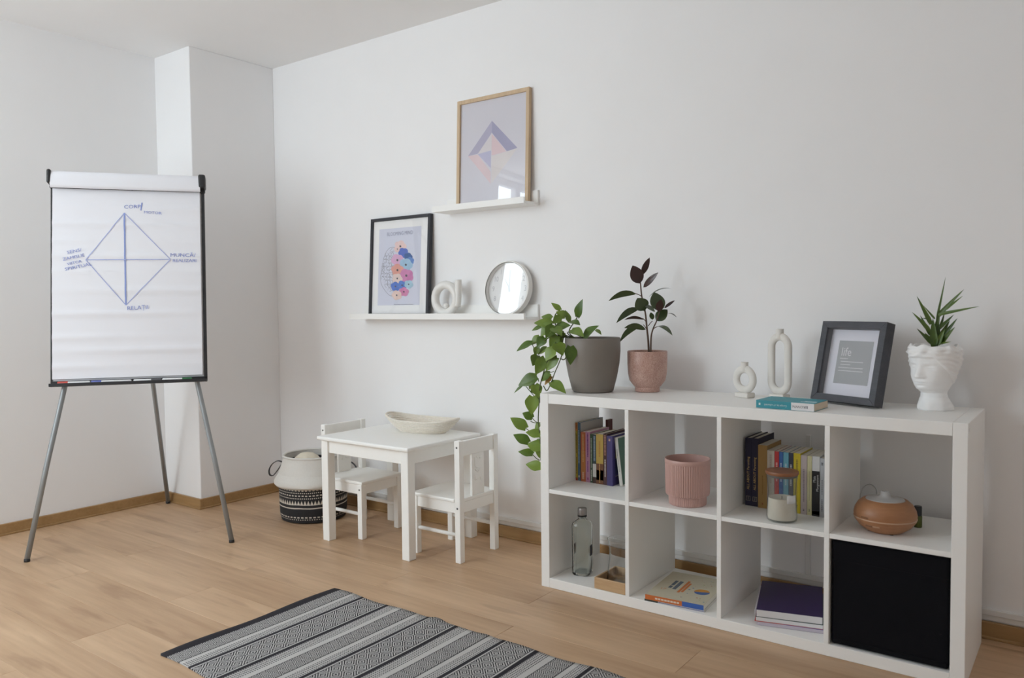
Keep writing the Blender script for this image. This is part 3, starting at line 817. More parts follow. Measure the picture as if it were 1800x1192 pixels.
# markers lying in the tray: (cap colour, start u, end u, cap on the left?)
for cname, ccol, ua, ub, left in (('red', (0.55, 0.05, 0.03), 103, 160, True), ('blue', (0.10, 0.13, 0.42), 162, 232, True), ('dark grey', (0.10, 0.10, 0.11), 236, 284, False), ('green', (0.03, 0.17, 0.06), 286, 338, False)):
    xa = FB(ua, 672)[0]; xb = FB(ub, 672)[0]
    L = xb-xa
    mk = thing('marker_pen', 'white marker pen with %s cap lying on the flip chart tray' % cname, 'marker', (0, 0, 0), 0, 'marker pens on the tray')
    mk.matrix_world = fc.matrix_world @ Matrix.Translation((xa, -0.019, BZ0+0.0108))
    if not left: mk.matrix_world = fc.matrix_world @ Matrix.Translation((xb, -0.019, BZ0+0.0108)) @ Matrix.Rotation(PI, 4, 'Z')
    cl = 0.042
    o = link('cap', lathe_mesh([(0, 0), (0.0065, 0), (0.0078, 0.002), (0.0078, cl), (0, cl)], 16), plain('cap_'+cname, ccol, 0.4), mk); o.rotation_euler = (0, PI/2, 0)
    o = link('barrel', lathe_mesh([(0, cl), (0.0072, cl), (0.0072, L-0.004), (0.005, L), (0, L)], 16), plain('barrel_white', (0.78, 0.78, 0.78), 0.4), mk); o.rotation_euler = (0, PI/2, 0)

# ------------------------------------------------------------------ rug
m, nt, p = new_mat('woven_rug')
v_, x_, y_, z_ = coords(nt)
PER = 0.337
b = ((x_ - 0.033)/PER).fract()*PER
yq = lambda per: ((y_/per).fract()-0.5).abs()*per
blk = b.band(0.122, 0.137).mx(b.band(0.258, 0.275)).mx(b.band(0.0, 0.003)).mx(b.band(0.066, 0.070)).mx(b.band(0.143, 0.146)).mx(b.band(0.249, 0.252))
wht = b.band(0.070, 0.088).mx(b.band(0.316, 0.337))
dots = b.band(0.088, 0.122).mx(b.band(0.275, 0.316))*((b*(1/0.0085)).fract().gt(0.42)*((y_*(1/0.0085)).fract().gt(0.42)))
dots_area = b.band(0.088, 0.122).mx(b.band(0.275, 0.316))
# big lozenge band
cB = (b-0.1975).abs()
lz = ((cB + yq(0.052))*(1/0.0105)).fract().gt(0.5)
lz2 = ((cB*0.9 + ((y_/0.052+0.5).fract()-0.5).abs()*0.052)*(1/0.0105)).fract().gt(0.5)
selB = cB.lt(0.030)
patB = lz*selB + lz2*(selB*(-1.0)+1.0)
# small scroll band
cA = (b-0.035).abs()
patA = ((cA*1.2 + yq(0.030))*(1/0.0088)).fract().gt(0.5)
light = b.band(0.003, 0.066)*patA + b.band(0.146, 0.249)*patB + b.band(0.137, 0.143) + b.band(0.252, 0.258)
light = (light + wht + dots_area*(dots*(-1.0)+1.0)).mn(1.0)*(blk*(-1.0)+1.0)
light = light*x_.gt(0.033)
nn = X(nt, noise(nt, v_, 500, 2))
dk = mixcol(nt, nn, (0.020, 0.019, 0.024), (0.045, 0.042, 0.048)); lt_ = mixcol(nt, nn, (0.46, 0.45, 0.44), (0.62, 0.61, 0.59))
nt.links.new(mixcol(nt, light, dk, lt_), p.inputs['Base Color']); p.inputs['Roughness'].default_value = 0.95
p.inputs['Specular IOR Level'].default_value = 0.2
bump(nt, p, nn, 0.5, 0.002)
RL, RW = 2.0, 0.716
nx, ny = 160, 36
vs, fs = [], []
def rug_z(x, y):
    f = max(0, 1-abs(y-RW/2)*0)
    e = math.exp(-((y-RW)/0.16)**2)
    return 0.005 + 0.0022*e*(1+math.sin(x*22)) + 0.010*e*math.exp(-((x-0.545)/0.035)**2) + 0.004*e*math.exp(-((x-0.76)/0.03)**2) + 0.0025*math.exp(-((x-0.0)/0.03)**2)*(1+math.sin(y*14))
for j in range(ny+1):
    for i in range(nx+1):
        x, y = RL*i/nx, RW*j/ny
        ex = 0.004*math.sin(x*17) if j in (0, ny) else 0
        vs.append((x, y+ex, rug_z(x, y)))
N1 = len(vs)
vs += [(a, b2, 0.0005) for a, b2, c in vs]
for j in range(ny):
    for i in range(nx):
        a = j*(nx+1)+i
        fs.append((a, a+1, a+nx+2, a+nx+1))
edge = [i for i in range(nx+1)] + [j*(nx+1)+nx for j in range(1, ny+1)] + [ny*(nx+1)+i for i in range(nx-1, -1, -1)] + [j*(nx+1) for j in range(ny-1, 0, -1)]
for k in range(len(edge)):
    a, b2 = edge[k], edge[(k+1) % len(edge)]
    fs.append((b2, a, a+N1, b2+N1))
rug = link('rug', mesh_from(vs[:N1]+vs[N1:], fs, True), m)
rug.location = (-0.638, -1.223, 0.0)
tag(rug, 'flat-woven black and white patterned rug on the laminate floor', 'rug')

# ------------------------------------------------------------------ plants
GREEN = {}
def leaf_mat(name, c1, c2, rough=0.4):
    if name in GREEN: return GREEN[name]
    m, nt, p = new_mat(name)
    v, x, y, z = coords(nt)
    n = X(nt, noise(nt, v, 30, 3))
    oi = nt.nodes.new('ShaderNodeObjectInfo'); r = X(nt, oi.outputs['Random'])
    f = ((n-0.5)*0.8 + r).mx(0.0).mn(1.0)
    nt.links.new(mixcol(nt, f, c1, c2), p.inputs['Base Color'])
    p.inputs['Roughness'].default_value = rough
    p.inputs['Subsurface Weight'].default_value = 0.0
    p.inputs['Transmission Weight'].default_value = 0.0
    GREEN[name] = m
    return m
M_POTHOS = leaf_mat('pothos_leaf', (0.060, 0.120, 0.010), (0.185, 0.275, 0.040), 0.38)
M_RUBBER = leaf_mat('rubber_leaf', (0.030, 0.046, 0.018), (0.070, 0.096, 0.036), 0.25)
M_RUBRED = leaf_mat('rubber_leaf_maroon', (0.028, 0.014, 0.012), (0.055, 0.022, 0.018), 0.25)
M_SPIKE = leaf_mat('spiky_leaf', (0.035, 0.075, 0.012), (0.115, 0.190, 0.030), 0.4)
M_YELLOW = leaf_mat('yellowed_leaf', (0.50, 0.30, 0.09), (0.60, 0.38, 0.13), 0.6)
M_VINE = plain('green_vine', (0.075, 0.10, 0.025), 0.6)
M_BARK = plain('brown_stem', (0.10, 0.06, 0.04), 0.8, 0.3, 200)

def leaf_shape(kind, t):
    if kind == 'heart':
        return (math.sin(PI*min(1, t**0.62))**0.85)*(1-0.25*t) if t > 0 else 0.0
    if kind == 'oval': return math.sin(PI*t**0.85)**0.8
    return (1-t)**0.75*(0.55+0.45*min(1, t*6))    # blade
def leaf(parent, B, T, width, mat, kind='heart', arch=0.10, fold=0.22, roll=0.0, nrm=None, name='leaf', bow=0.0):
    """one leaf from base B to tip T (world), as a folded, arched surface"""
    B, T = Vector(B), Vector(T)
    ax = T-B; L = ax.length; ax.normalize()
    n0 = nrm if nrm else ((CAM-B).normalized()*0.8 + Vector((0, 0, 0.55)))
    n0 = (n0 - ax*n0.dot(ax)).normalized()
    n0 = Matrix.Rotation(roll, 3, ax) @ n0
    sd = ax.cross(n0)
    nl, nw = (9, 2) if kind != 'blade' else (9, 1)
    O = Vector(parent.location)
    vs, fs = [], []
    for i in range(nl+1):
        t = i/nl
        w = width/2*leaf_shape(kind, t)
        back = 0.0
        for j in range(-nw, nw+1):
            s = j/nw
            q = B + ax*(L*t) + Vector((0, 0, bow*L*4*t*(1-t))) + n0*(arch*L*4*t*(1-t)*0.5) + sd*(s*w) + n0*(abs(s)*w*fold*2 - 0.25*w*s*s)
            if kind == 'heart' and i == 0: q = B + sd*(s*width*0.20) - ax*(abs(s)*L*0.09)
            vs.append(q-O)
    k = 2*nw+1
    for i in range(nl):
        for j in range(2*nw):
            a = i*k+j; fs.append((a, a+1, a+k+1, a+k))
    return link(name, mesh_from(vs, fs, True), mat, parent)

# trailing plant in the grey pot
PT = Vector((0.141, 0.166, KH))
pp = thing('potted_plant', 'trailing heart-leaved plant in a grey pot hanging over the shelf end', 'plant', PT)
M_GREY = plain('taupe_glaze', (0.215, 0.19, 0.165), 0.5, 0.03)
lathe('pot', [(0, 0.001), (0.076, 0.001), (0.082, 0.006), (0.096, 0.060), (0.106, 0.115), (0.110, 0.160), (0.1095, 0.212), (0.1075, 0.2145), (0.1045, 0.212), (0.104, 0.185), (0, 0.185)], M_GREY, pp, 64)
lathe('soil', [(0, 0.193), (0.06, 0.195), (0.1035, 0.190), (0.1035, 0.186), (0, 0.186)], M_SOIL, pp, 32)
S5 = lambda x, y: (895+x/6.624, 520+y/6.624)
S6 = lambda x, y: (895+x/5.96, 640+y/5.96)
def PLF(S, b, t, w, yb, yt, mat=None, **kw):
    ub = S(*b); ut = S(*t); sc = 6.624 if S is S5 else 5.96
    leaf(pp, at(*ub, yb), at(*ut, yt), 1.28*w/sc/440, mat or M_POTHOS, 'heart', **kw)
L5 = [((595,165),(488,82),62,.13,.12),((650,240),(545,185),95,.12,.10),((700,300),(652,165),60,.14,.15),((797,240),(858,36),100,.17,.16),((497,330),(285,318),118,.07,.05),((495,260),(372,245),80,.12,.13),
      ((595,245),(505,325),90,.09,.07),((545,375),(718,345),118,.08,.09),((718,300),(828,345),100,.12,.11),((728,395),(872,480),115,.09,.06),((868,490),(1047,348),135,.10,.10),((1010,395),(1075,458),50,.14,.13),
      ((375,362),(262,408),60,.09,.10),((500,335),(365,475),145,.06,.04),((515,350),(425,495),120,.05,.03),((515,370),(615,470),125,.05,.03),((350,478),(255,575),90,.08,.07),((262,548),(83,650),105,.05,.03),
      ((410,485),(325,610),115,.06,.04),((335,600),(298,695),75,.05,.05),((435,610),(330,692),90,.07,.06),((325,695),(272,818),115,.05,.03),((525,615),(425,760),140,.045,.03),((555,555),(625,700),140,.05,.04),
      ((715,592),(712,808),128,.045,.038),((415,728),(305,920),130,.045,.03),((558,722),(425,880),100,.05,.045),((475,905),(365,1000),110,.045,.04),((318,945),(105,1048),135,.04,.02),((285,990),(233,1090),70,.04,.04),
      ((165,1035),(56,1138),34,.06,.05),((300,1035),(345,1190),120,.03,.02),((498,1005),(664,1142),115,.045,.01),((560,470),(470,600),110,.06,.05),((600,480),(520,585),90,.08,.07),((640,430),(560,500),80,.10,.09)]
for b, t, w_, yb, yt in L5: PLF(S5, b, t, w_, yb, yt, roll=random.uniform(-0.35, 0.35))
PLF(S5, (492,940), (412,1042), 55, .06, .05, M_YELLOW)
L6 = [((245,340),(235,535),130,.03,.02),((242,565),(138,512),95,.03,.02),((172,672),(11,562),112,.03,.02),((325,745),(172,714),105,.04,.03),((198,822),(43,738),108,.035,.03),((335,880),(185,838),120,.04,.03),
      ((330,900),(315,985),80,.05,.05),((243,945),(93,918),95,.04,.03),((332,1082),(172,1050),105,.04,.03),((325,630),(268,678),70,.05,.05),((325,800),(262,838),50,.06,.06),((300,340),(270,460),90,.05,.04),((265,250),(300,330),90,.05,.04)]
for b, t, w_, yb, yt in L6: PLF(S6, b, t, w_, yb, yt, roll=random.uniform(-0.3, 0.3))
def vine(pts, r=0.0022):
    tube('vine', [p_-PT for p_ in smooth_path(pts, 5)], r, M_VINE, pp, 6)
P0 = PT + Vector((-0.03, -0.02, 0.192))
vine([P0, at(*S5(640,480),.09), at(*S5(560,520),.06), at(*S5(500,640),.045), at(*S5(430,800),.045), at(*S5(385,950),.04), at(*S6(320,250),.03), at(*S6(312,420),.03), at(*S6(305,600),.04), at(*S6(325,800),.045), at(*S6(330,1010),.045)])
vine([P0, at(*S5(650,470),.10), at(*S5(610,700),.045), at(*S5(530,900),.045), at(*S5(490,1010),.045), at(*S5(440,1105),.035), at(*S5(400,1050),.04)])
vine([P0, at(*S5(640,450),.10), at(*S5(560,400),.09), at(*S5(530,240),.12), at(*S5(590,170),.13)])
vine([P0, at(*S5(700,430),.12), at(*S5(770,290),.15), at(*S5(797,240),.17)])
vine([P0, at(*S5(690,450),.12), at(*S5(720,420),.10), at(*S5(860,490),.10)])
vine([P0, at(*S5(600,460),.08), at(*S5(480,480),.06), at(*S5(370,560),.05), at(*S5(300,660),.05), at(*S5(330,700),.05), at(*S5(400,760),.045)])
vine([at(*S5(605,735),.045), at(*S5(650,735),.05), at(*S5(715,600),.045)])
for a, b in (((262,548),(300,660)), ((335,700),(400,750)), ((315,930),(345,1000)), ((195,1055),(290,1165)), ((430,885),(520,880))):
    vine([at(*S5(*a),.045), at(*S5((a[0]+b[0])/2+8, (a[1]+b[1])/2+10),.045), at(*S5(*b),.045)], 0.0016)
for a, b in (((172,672),(320,760)), ((198,822),(325,870)), ((243,945),(320,1010)), ((242,565),(300,615)), ((300,615),(225,600))):
    vine([at(*S6(*a),.035), at(*S6((a[0]+b[0])/2, (a[1]+b[1])/2+8),.04), at(*S6(*b),.045)], 0.0016)

# rubber plant in the speckled pink pot
RP = Vector((0.324, 0.278, KH))
rp = thing('potted_plant', 'dark-leaved rubber plant in a speckled pink pot on the shelf unit', 'plant', RP)
m, nt, p = new_mat('speckled_pink_glaze')
v_, x_, y_, z_ = coords(nt)
n1 = X(nt, noise(nt, v_, 260, 2)); n2 = X(nt, noise(nt, v_, 25, 3))
f_ = ((n1-0.5)*2.2 + (n2-0.5)*1.0 + 0.5).mx(0.0).mn(1.0)
nt.links.new(mixcol(nt, f_, (0.40, 0.22, 0.175), (0.62, 0.42, 0.355)), p.inputs['Base Color']); p.inputs['Roughness'].default_value = 0.4
lathe('pot', [(0, 0.001), (0.047, 0.001), (0.0485, 0.004), (0.0485, 0.018), (0.056, 0.026), (0.070, 0.045), (0.0755, 0.070), (0.078, 0.110), (0.0785, 0.158), (0.0765, 0.1605), (0.074, 0.158), (0.073, 0.13), (0, 0.13)], m, rp, 64)
lathe('soil', [(0, 0.142), (0.04, 0.144), (0.0725, 0.139), (0.0725, 0.134), (0, 0.134)], M_SOIL, rp, 32, lambda a, z, i: 1+0.0*a)
S4 = lambda x, y: (1060+x/4.587, 440+y/4.587)
def rstem(pts, y, r0, r1):
    pp_ = smooth_path([at(*S4(*q), y)-RP for q in pts], 4)
    tube('stem', pp_, [r0+(r1-r0)*k/(len(pp_)-1) for k in range(len(pp_))], M_BARK, rp, 8)
rstem(((370,840),(365,740),(355,640),(340,500),(312,370),(302,262)), 0.278, 0.0045, 0.0026)
rstem(((385,840),(388,700),(405,630),(432,570),(455,495)), 0.268, 0.0036, 0.0022)
for a, b, y in (((355,645),(325,600),.275),((345,575),(318,548),.275),((335,490),(280,470),.275),((310,372),(262,350),.275),((400,640),(440,615),.265),((365,610),(400,570),.27)):
    rstem((a, ((a[0]+b[0])/2, (a[1]+b[1])/2-4), b), y, 0.0018, 0.0014)
RL_ = [((298,268),(238,122),112,.275,.255,'R',0.0),((312,200),(376,58),50,.285,.30,'R',0.4),((325,300),(447,177),50,.27,.25,'R',0.5),((268,352),(43,410),62,.275,.22,'G',0.9),((368,378),(553,312),58,.285,.33,'G',0.9),
       ((338,486),(276,385),122,.262,.250,'G',0.0),((340,438),(418,498),58,.262,.235,'G',0.3),((462,492),(412,338),118,.262,.285,'G',0.1),((445,495),(470,395),60,.25,.24,'R',0.2),((493,468),(580,404),44,.27,.29,'R',0.4),
       ((290,470),(106,588),66,.275,.235,'G',0.6),((428,568),(520,478),118,.275,.30,'G',0.0),((505,512),(594,541),34,.275,.27,'G',0.8),((330,560),(170,563),30,.275,.24,'R',0.8),((345,640),(170,627),60,.275,.235,'G',0.8),
       ((278,626),(132,745),58,.285,.315,'G',0.6),((432,615),(560,688),68,.265,.24,'G',0.5),((400,560),(385,500),40,.28,.29,'G',0.2)]
for b, t, w_, yb, yt, c, rl in RL_:
    ht = abs(t[0]-b[0]) > abs(t[1]-b[1])
    leaf(rp, at(*S4(*b), yb), at(*S4(*t), yt), (0.82 if ht else 1.0)*w_/4.587/440, M_RUBRED if c == 'R' else M_RUBBER, 'oval', arch=0.05 if ht else 0.06, fold=0.16, roll=rl*(-0.9 if ht else 0.6), bow=(0.13 if ht and rl > 0.45 else 0.0))

# ------------------------------------------------------------------ bust planter
HB = Vector((1.336, 0.280, KH))
M_SP = M_PLASTER
hp = thing('bust_planter', 'white classical head planter with a spiky green plant on the shelf unit', 'planter', HB)
fdir = Vector((-0.42, -0.907, 0)).normalized(); fa = math.atan2(fdir.y, fdir.x)
SEC = [(0, .048, .050, .050), (.004, .051, .053, .052), (.012, .050, .053, .052), (.03, .043, .045, .045), (.042, .039, .036, .040), (.055, .041, .032, .038), (.062, .052, .033, .040), (.069, .066, .036, .045), (.0835, .073, .042, .052), (.1, .076, .050, .058), (.116, .076, .058, .062), (.143, .075, .078, .067), (.17, .075, .077, .069), (.19, .074, .070, .068), (.206, .069, .056, .064)]
def sec(z):
    for a, b in zip(SEC, SEC[1:]):
        if z <= b[0]:
            t = (z-a[0])/(b[0]-a[0]); t = t*t*(3-2*t)*0.5 + t*0.5
            return [a[i]+(b[i]-a[i])*t for i in (1, 2, 3)]
    return list(SEC[-1][1:])
def G(x, s): return math.exp(-(x/s)**2)
_hr = random.Random(21)
CURLS = [(_hr.uniform(-3.1, 3.1), _hr.uniform(0.150, 0.204), _hr.uniform(0.10, 0.17), _hr.uniform(0.005, 0.010)) for _ in range(44)]
def head_r(th, z):
    f, bk_, s = sec(z)
    c, sn = math.cos(th), math.sin(th)
    e = f if c > 0 else bk_
    r = 1/math.sqrt((c/e)**2 + (sn/s)**2)
    a = abs(th)
    if 0.06 < z < 0.165:
        nz = max(0, min(1, (0.146-z)/0.036))           # nose: from the bridge down to the tip
        if z > 0.107: r += (0.0035+0.0135*nz)*G(th, 0.10+0.07*nz)
        else: r += 0.0170*G(th, 0.17)*G(z-0.107, 0.0030)
        r += 0.0035*G(a-0.15, 0.09)*G(z-0.109, 0.0035)    # nostrils
        r -= 0.0082*G(a-0.37, 0.17)*G(z-0.1400, 0.008)    # eye sockets
        r += 0.0044*G(a-0.39, 0.13)*G(z-0.1385, 0.0042)  # eyeballs
        r -= 0.0016*G(a-0.39, 0.15)*G(z-0.1335, 0.0014)
        r += 0.0030*G(a-0.36, 0.22)*G(z-0.1500, 0.0036)  # brows
        r += 0.0060*G(th, 0.19)*G(z-0.0925, 0.0024)      # lips
        r += 0.0060*G(th, 0.16)*G(z-0.0865, 0.0026)
        r -= 0.0036*G(th, 0.25)*G(z-0.0895, 0.0011)
        r -= 0.0022*G(th, 0.16)*G(z-0.0805, 0.0026)
        r += 0.0040*G(th, 0.26)*G(z-0.0725, 0.005)       # chin
        r += 0.0022*G(a-0.62, 0.25)*G(z-0.108, 0.012)    # cheeks
    hl = 0.1655 - 0.046*max(0, min(1, (a-0.55)/0.7))      # hair line
    if a > 1.9: hl = 0.082
    elif a > 1.25: hl = 0.116-0.034*(a-1.25)/0.65
    h = max(0, min(1, (z-hl)/0.006))
    if h > 0:
        r += h*(0.0045 + 0.0010*math.sin(a*6 + z*430 + 1.8*math.sin(a*4)) + min(0.0062, sum(0.0046*G(th-c0, c2)*G(z-c1-0.010*(th-c0), c3) for c0, c1, c2, c3 in CURLS)))
        if z > 0.172: r += h*0.0050*G(z-0.192, 0.014)*(0.5+0.5*math.sin(th*11+0.6))
    r += 0.0035*G(a-1.62, 0.16)*G(z-0.126, 0.016)*(1 if a < 2 else 1)   # ears
    if z < 0.034: r += 0.0035*math.sin(th*3+1)*(1-z/0.034) + 0.002*math.sin(th*7)*(1-z/0.034)
    return r
nz_, nt_ = 120, 144
vs, fs = [], []
for i in range(nz_+1):
    z = 0.206*i/nz_
    for k in range(nt_):
        th = -PI + 2*PI*k/nt_
        zz = z + (0.0028*math.sin(th*6+0.5)+0.0022*math.sin(th*11))*max(0, (z-0.19)/0.016)
        r = head_r(th, z)
        vs.append((r*math.cos(th+fa), r*math.sin(th+fa), zz))
for i in range(nz_):
    for k in range(nt_):
        j = (k+1) % nt_
        fs.append((i*nt_+k, i*nt_+j, (i+1)*nt_+j, (i+1)*nt_+k))
top = nz_*nt_
inner = len(vs)
for (sc, zz) in ((0.90, 0.206), (0.86, 0.170)):
    for k in range(nt_):
        x, y, z = vs[top+k]
        vs.append((x*sc, y*sc, zz if zz < 0.2 else z-0.001))
for k in range(nt_):
    j = (k+1) % nt_
    fs.append((top+k, top+j, inner+j, inner+k)); fs.append((inner+k, inner+j, inner+nt_+j, inner+nt_+k))
vs.append((0, 0, 0.170)); cc = len(vs)-1
for k in range(nt_): fs.append((inner+nt_+k, inner+nt_+(k+1) % nt_, cc))
vs.append((0, 0, 0)); cb_ = len(vs)-1
for k in range(nt_): fs.append(((k+1) % nt_, k, cb_))
link('head', mesh_from(vs, fs, True), M_PLASTER, hp)
lathe('soil', [(0, 0.190), (0.03, 0.191), (0.060, 0.186), (0.058, 0.172), (0, 0.172)], M_SOIL, hp, 24)
S7 = lambda x, y: (1580+x/4.767, 480+y/4.767)
BL_ = [((268,430),(150,192),34,.26,.24),((255,490),(110,328),34,.25,.23),((270,590),(150,464),36,.25,.22),((318,400),(392,32),18,.28,.29),((330,370),(548,135),36,.28,.27),((360,330),(538,190),24,.29,.30),((330,355),(678,279),30,.27,.25),
       ((335,470),(462,348),30,.27,.28),((385,520),(492,378),30,.27,.27),((360,590),(472,452),42,.26,.24),((330,605),(440,576),26,.26,.22),((335,570),(428,396),40,.28,.29),((300,385),(203,270),16,.28,.29),((262,520),(178,353),28,.28,.29),
       ((292,605),(285,380),58,.255,.25),((318,605),(335,410),50,.265,.265),((300,610),(215,500),40,.265,.26),((325,600),(385,470),46,.255,.25),((310,500),(345,300),34,.275,.28),((240,385),(195,378),12,.27,.27),((345,470),(385,330),22,.29,.29)]
for b, t, w_, yb, yt in BL_:
    leaf(hp, at(*S7(*b), yb), at(*S7(*t), yt), 1.35*w_/4.767/545, M_SPIKE, 'blade', arch=random.uniform(-0.06, 0.06), fold=0.45, name='leaf')
tube('stem', [(0, 0, 0.185), (-0.002, 0, 0.215), (-0.002, 0, 0.262)], [0.011, 0.010, 0.006], M_VINE, hp, 10)

# ------------------------------------------------------------------ books
def book(label, x0, x1, y0, depth, h, col, loc_z=ZM, mtx=None, bands=(), title=None, tcol=(0.8, 0.8, 0.78), tsize=None, tz=0.5, group=None, hard=False, rough=0.5, marks=None, cover2=None):
    """upright book: spine towards -Y. bands = [(f0, f1, colour)] on the spine"""
    w = x1-x0-0.0006
    t = thing('book', label, 'book', ((x0+x1)/2, y0, loc_z), 0, group)
    if mtx is not None: t.matrix_world = mtx
    cm = plain('cover_%s' % ''.join('%02x' % int(c*255) for c in col), col, rough, 0.06, 90)
    ct = 0.0022 if hard else 0.0010
    e = 0.003 if hard else 0.0005
    bm = bmesh.new()
    add_box(bm, (-w/2, w/2, 0, ct, 0, h), 0.0006 if w > 0.004 else 0)
    add_box(bm, (-w/2, -w/2+ct, ct*0.9, depth, 0, h), 0)
    add_box(bm, (w/2-ct, w/2, ct*0.9, depth, 0, h), 0)
    cov = link('cover', bm_mesh(bm), cm, t)
    box('pages', (-w/2+ct*1.02, w/2-ct*1.02, ct, depth-e-0.0005, e, h-e), M_PAGES, t, 0)
    for f0, f1, c in bands:
        box('spine_band', (-w/2+0.0002, w/2-0.0002, -0.0004, 0.0003, h*f0, h*f1), plain('band_%s' % ''.join('%02x' % int(q*255) for q in c), c, rough, 0.06, 90), cov, 0)
    if title:
        ts = tsize or w*0.62
        text('spine_title', title, ts, plain('ink_%s' % ''.join('%02x' % int(q*255) for q in tcol), tcol, 0.6), cov, on_face(0, -0.0007, h*tz, PI/2))
    if marks:   # unreadable small lettering as short strokes: (from, to, colour, relative width)
        for f0, f1, c, rw in marks:
            bm = bmesh.new(); z = h*f0; rg = random.Random(int(f0*1000)+int(x0*1e4))
            while z < h*f1:
                l = rg.uniform(0.0022, 0.0048)
                ribbon(bm, [(-w*rw/2, z+l/2), (w*rw/2, z+l/2)], l, -0.0007); z += l+0.0016
            link('spine_lettering', bm_mesh(bm), plain('ink_%s' % ''.join('%02x' % int(q*255) for q in c), c, 0.6), cov)
    return t
G1, G2 = 'books in the upper far compartment', 'books in the upper compartment behind the candle'
e1 = [0.0400, 0.0500, 0.0620, 0.0660, 0.0890, 0.1105, 0.1235, 0.1410, 0.1740, 0.1920, 0.2180]
Y1 = 0.195
book('thin yellow and orange paperback, first in the row of the far compartment', e1[0], e1[1], Y1, 0.16, 0.238, (0.42, 0.32, 0.03), bands=[(0.86, 1.0, (0.55, 0.20, 0.04)), (0.0, 0.05, (0.35, 0.06, 0.03))], marks=[(0.12, 0.40, (0.12, 0.09, 0.02), 0.4), (0.48, 0.80, (0.12, 0.09, 0.02), 0.45), (0.90, 0.98, (0.08, 0.03, 0.01), 0.4)], group=G1)
book('thin tall blue book with a pale cover beside the yellow paperback', e1[1], e1[2], Y1+0.001, 0.185, 0.240, (0.075, 0.145, 0.22), marks=[(0.30, 0.86, (0.42, 0.50, 0.56), 0.35), (0.06, 0.10, (0.7, 0.7, 0.66), 0.5)], group=G1)
box('cover_face', (0.00572, 0.00630, 0.004, 0.183, 0.002, 0.238), plain('pale_cover', (0.46, 0.44, 0.41), 0.6, 0.03), [o for o in bpy.data.objects if o.name.startswith('book')][-1], 0)
book('orange paperback between the blue and pink books', e1[3], e1[4], Y1-0.002, 0.14, 0.202, (0.50, 0.14, 0.055), marks=[(0.40, 0.96, (0.62, 0.38, 0.16), 0.32), (0.05, 0.18, (0.70, 0.52, 0.34), 0.4)], bands=[(0.18, 0.62, (0.50, 0.20, 0.06))], group=G1)
book('pink paperback with violet lettering', e1[4], e1[5], Y1-0.002, 0.155, 0.206, (0.52, 0.27, 0.40), marks=[(0.50, 0.95, (0.20, 0.05, 0.25), 0.32), (0.20, 0.40, (0.24, 0.06, 0.28), 0.26), (0.05, 0.09, (0.30, 0.05, 0.20), 0.4)], group=G1)
book('narrow dark green book between the pink and slate books', e1[5], e1[6], Y1-0.003, 0.14, 0.198, (0.035, 0.075, 0.035), marks=[(0.30, 0.90, (0.40, 0.46, 0.36), 0.3), (0.04, 0.25, (0.5, 0.52, 0.45), 0.35)], group=G1)
book('slate book with a white label at its foot', e1[6], e1[7], Y1-0.004, 0.14, 0.197, (0.045, 0.065, 0.065), bands=[(0.13, 0.40, (0.55, 0.54, 0.50)), (0.0, 0.12, (0.06, 0.03, 0.02))], marks=[(0.46, 0.95, (0.25, 0.33, 0.42), 0.45)], group=G1)
book('thick yellow book with a fiery brown foot', e1[7], e1[8], Y1-0.006, 0.145, 0.201, (0.47, 0.32, 0.065), bands=[(0.0, 0.41, (0.15, 0.055, 0.02)), (0.08, 0.28, (0.38, 0.14, 0.03))], marks=[(0.55, 0.85, (0.40, 0.18, 0.04), 0.2), (0.03, 0.40, (0.55, 0.30, 0.08), 0.12)], group=G1)
book('maroon book with pale lettering beside the purple hardback', e1[8], e1[9], Y1-0.007, 0.165, 0.205, (0.06, 0.018, 0.016), marks=[(0.16, 0.48, (0.55, 0.50, 0.46), 0.32), (0.58, 0.96, (0.34, 0.17, 0.12), 0.5)], group=G1, hard=True)
bp = book('purple hardback with a yellow and blue picture on its cover', e1[9], e1[10], Y1-0.010, 0.150, 0.199, (0.055, 0.042, 0.16), marks=[(0.90, 0.93, (0.5, 0.35, 0.25), 0.3)], group=G1, hard=True)
for nm, q, c in (('cover_picture', [(0.022, 0.045), (0.118, 0.045), (0.118, 0.150), (0.022, 0.150)], (0.035, 0.045, 0.12)), ('cover_moon', [(0.024, 0.105), (0.080, 0.128), (0.080, 0.149), (0.024, 0.149)], (0.48, 0.42, 0.14)), ('cover_strip', [(0.022, 0.034), (0.118, 0.034), (0.118, 0.037), (0.022, 0.037)], (0.3, 0.28, 0.25))):
    poly(nm, q, plain('ink_'+nm, c, 0.5), bp, plane='yz', off=0.0133 if nm != 'cover_moon' else 0.0135)
mt_ = Matrix.Translation((0.2475, Y1+0.006, ZM+0.0015)) @ Matrix.Rotation(math.radians(-7.0), 4, 'Y')
bl = book('pale book with a green cover leaning on the purple hardback', 0, 0.014, 0, 0.135, 0.192, (0.60, 0.58, 0.53), mtx=mt_, marks=[(0.30, 0.75, (0.2, 0.2, 0.2), 0.22)], group=G1)
poly('cover_green', [(0.004, 0.004), (0.131, 0.004), (0.131, 0.188), (0.004, 0.188)], plain('ink_cover_green', (0.07, 0.14, 0.10), 0.5), bl, plane='yz', off=0.0069)
book('dark red book standing behind the row, against the wall side', 0.095, 0.106, 0.345, 0.04, 0.236, (0.09, 0.02, 0.02), group=G1)

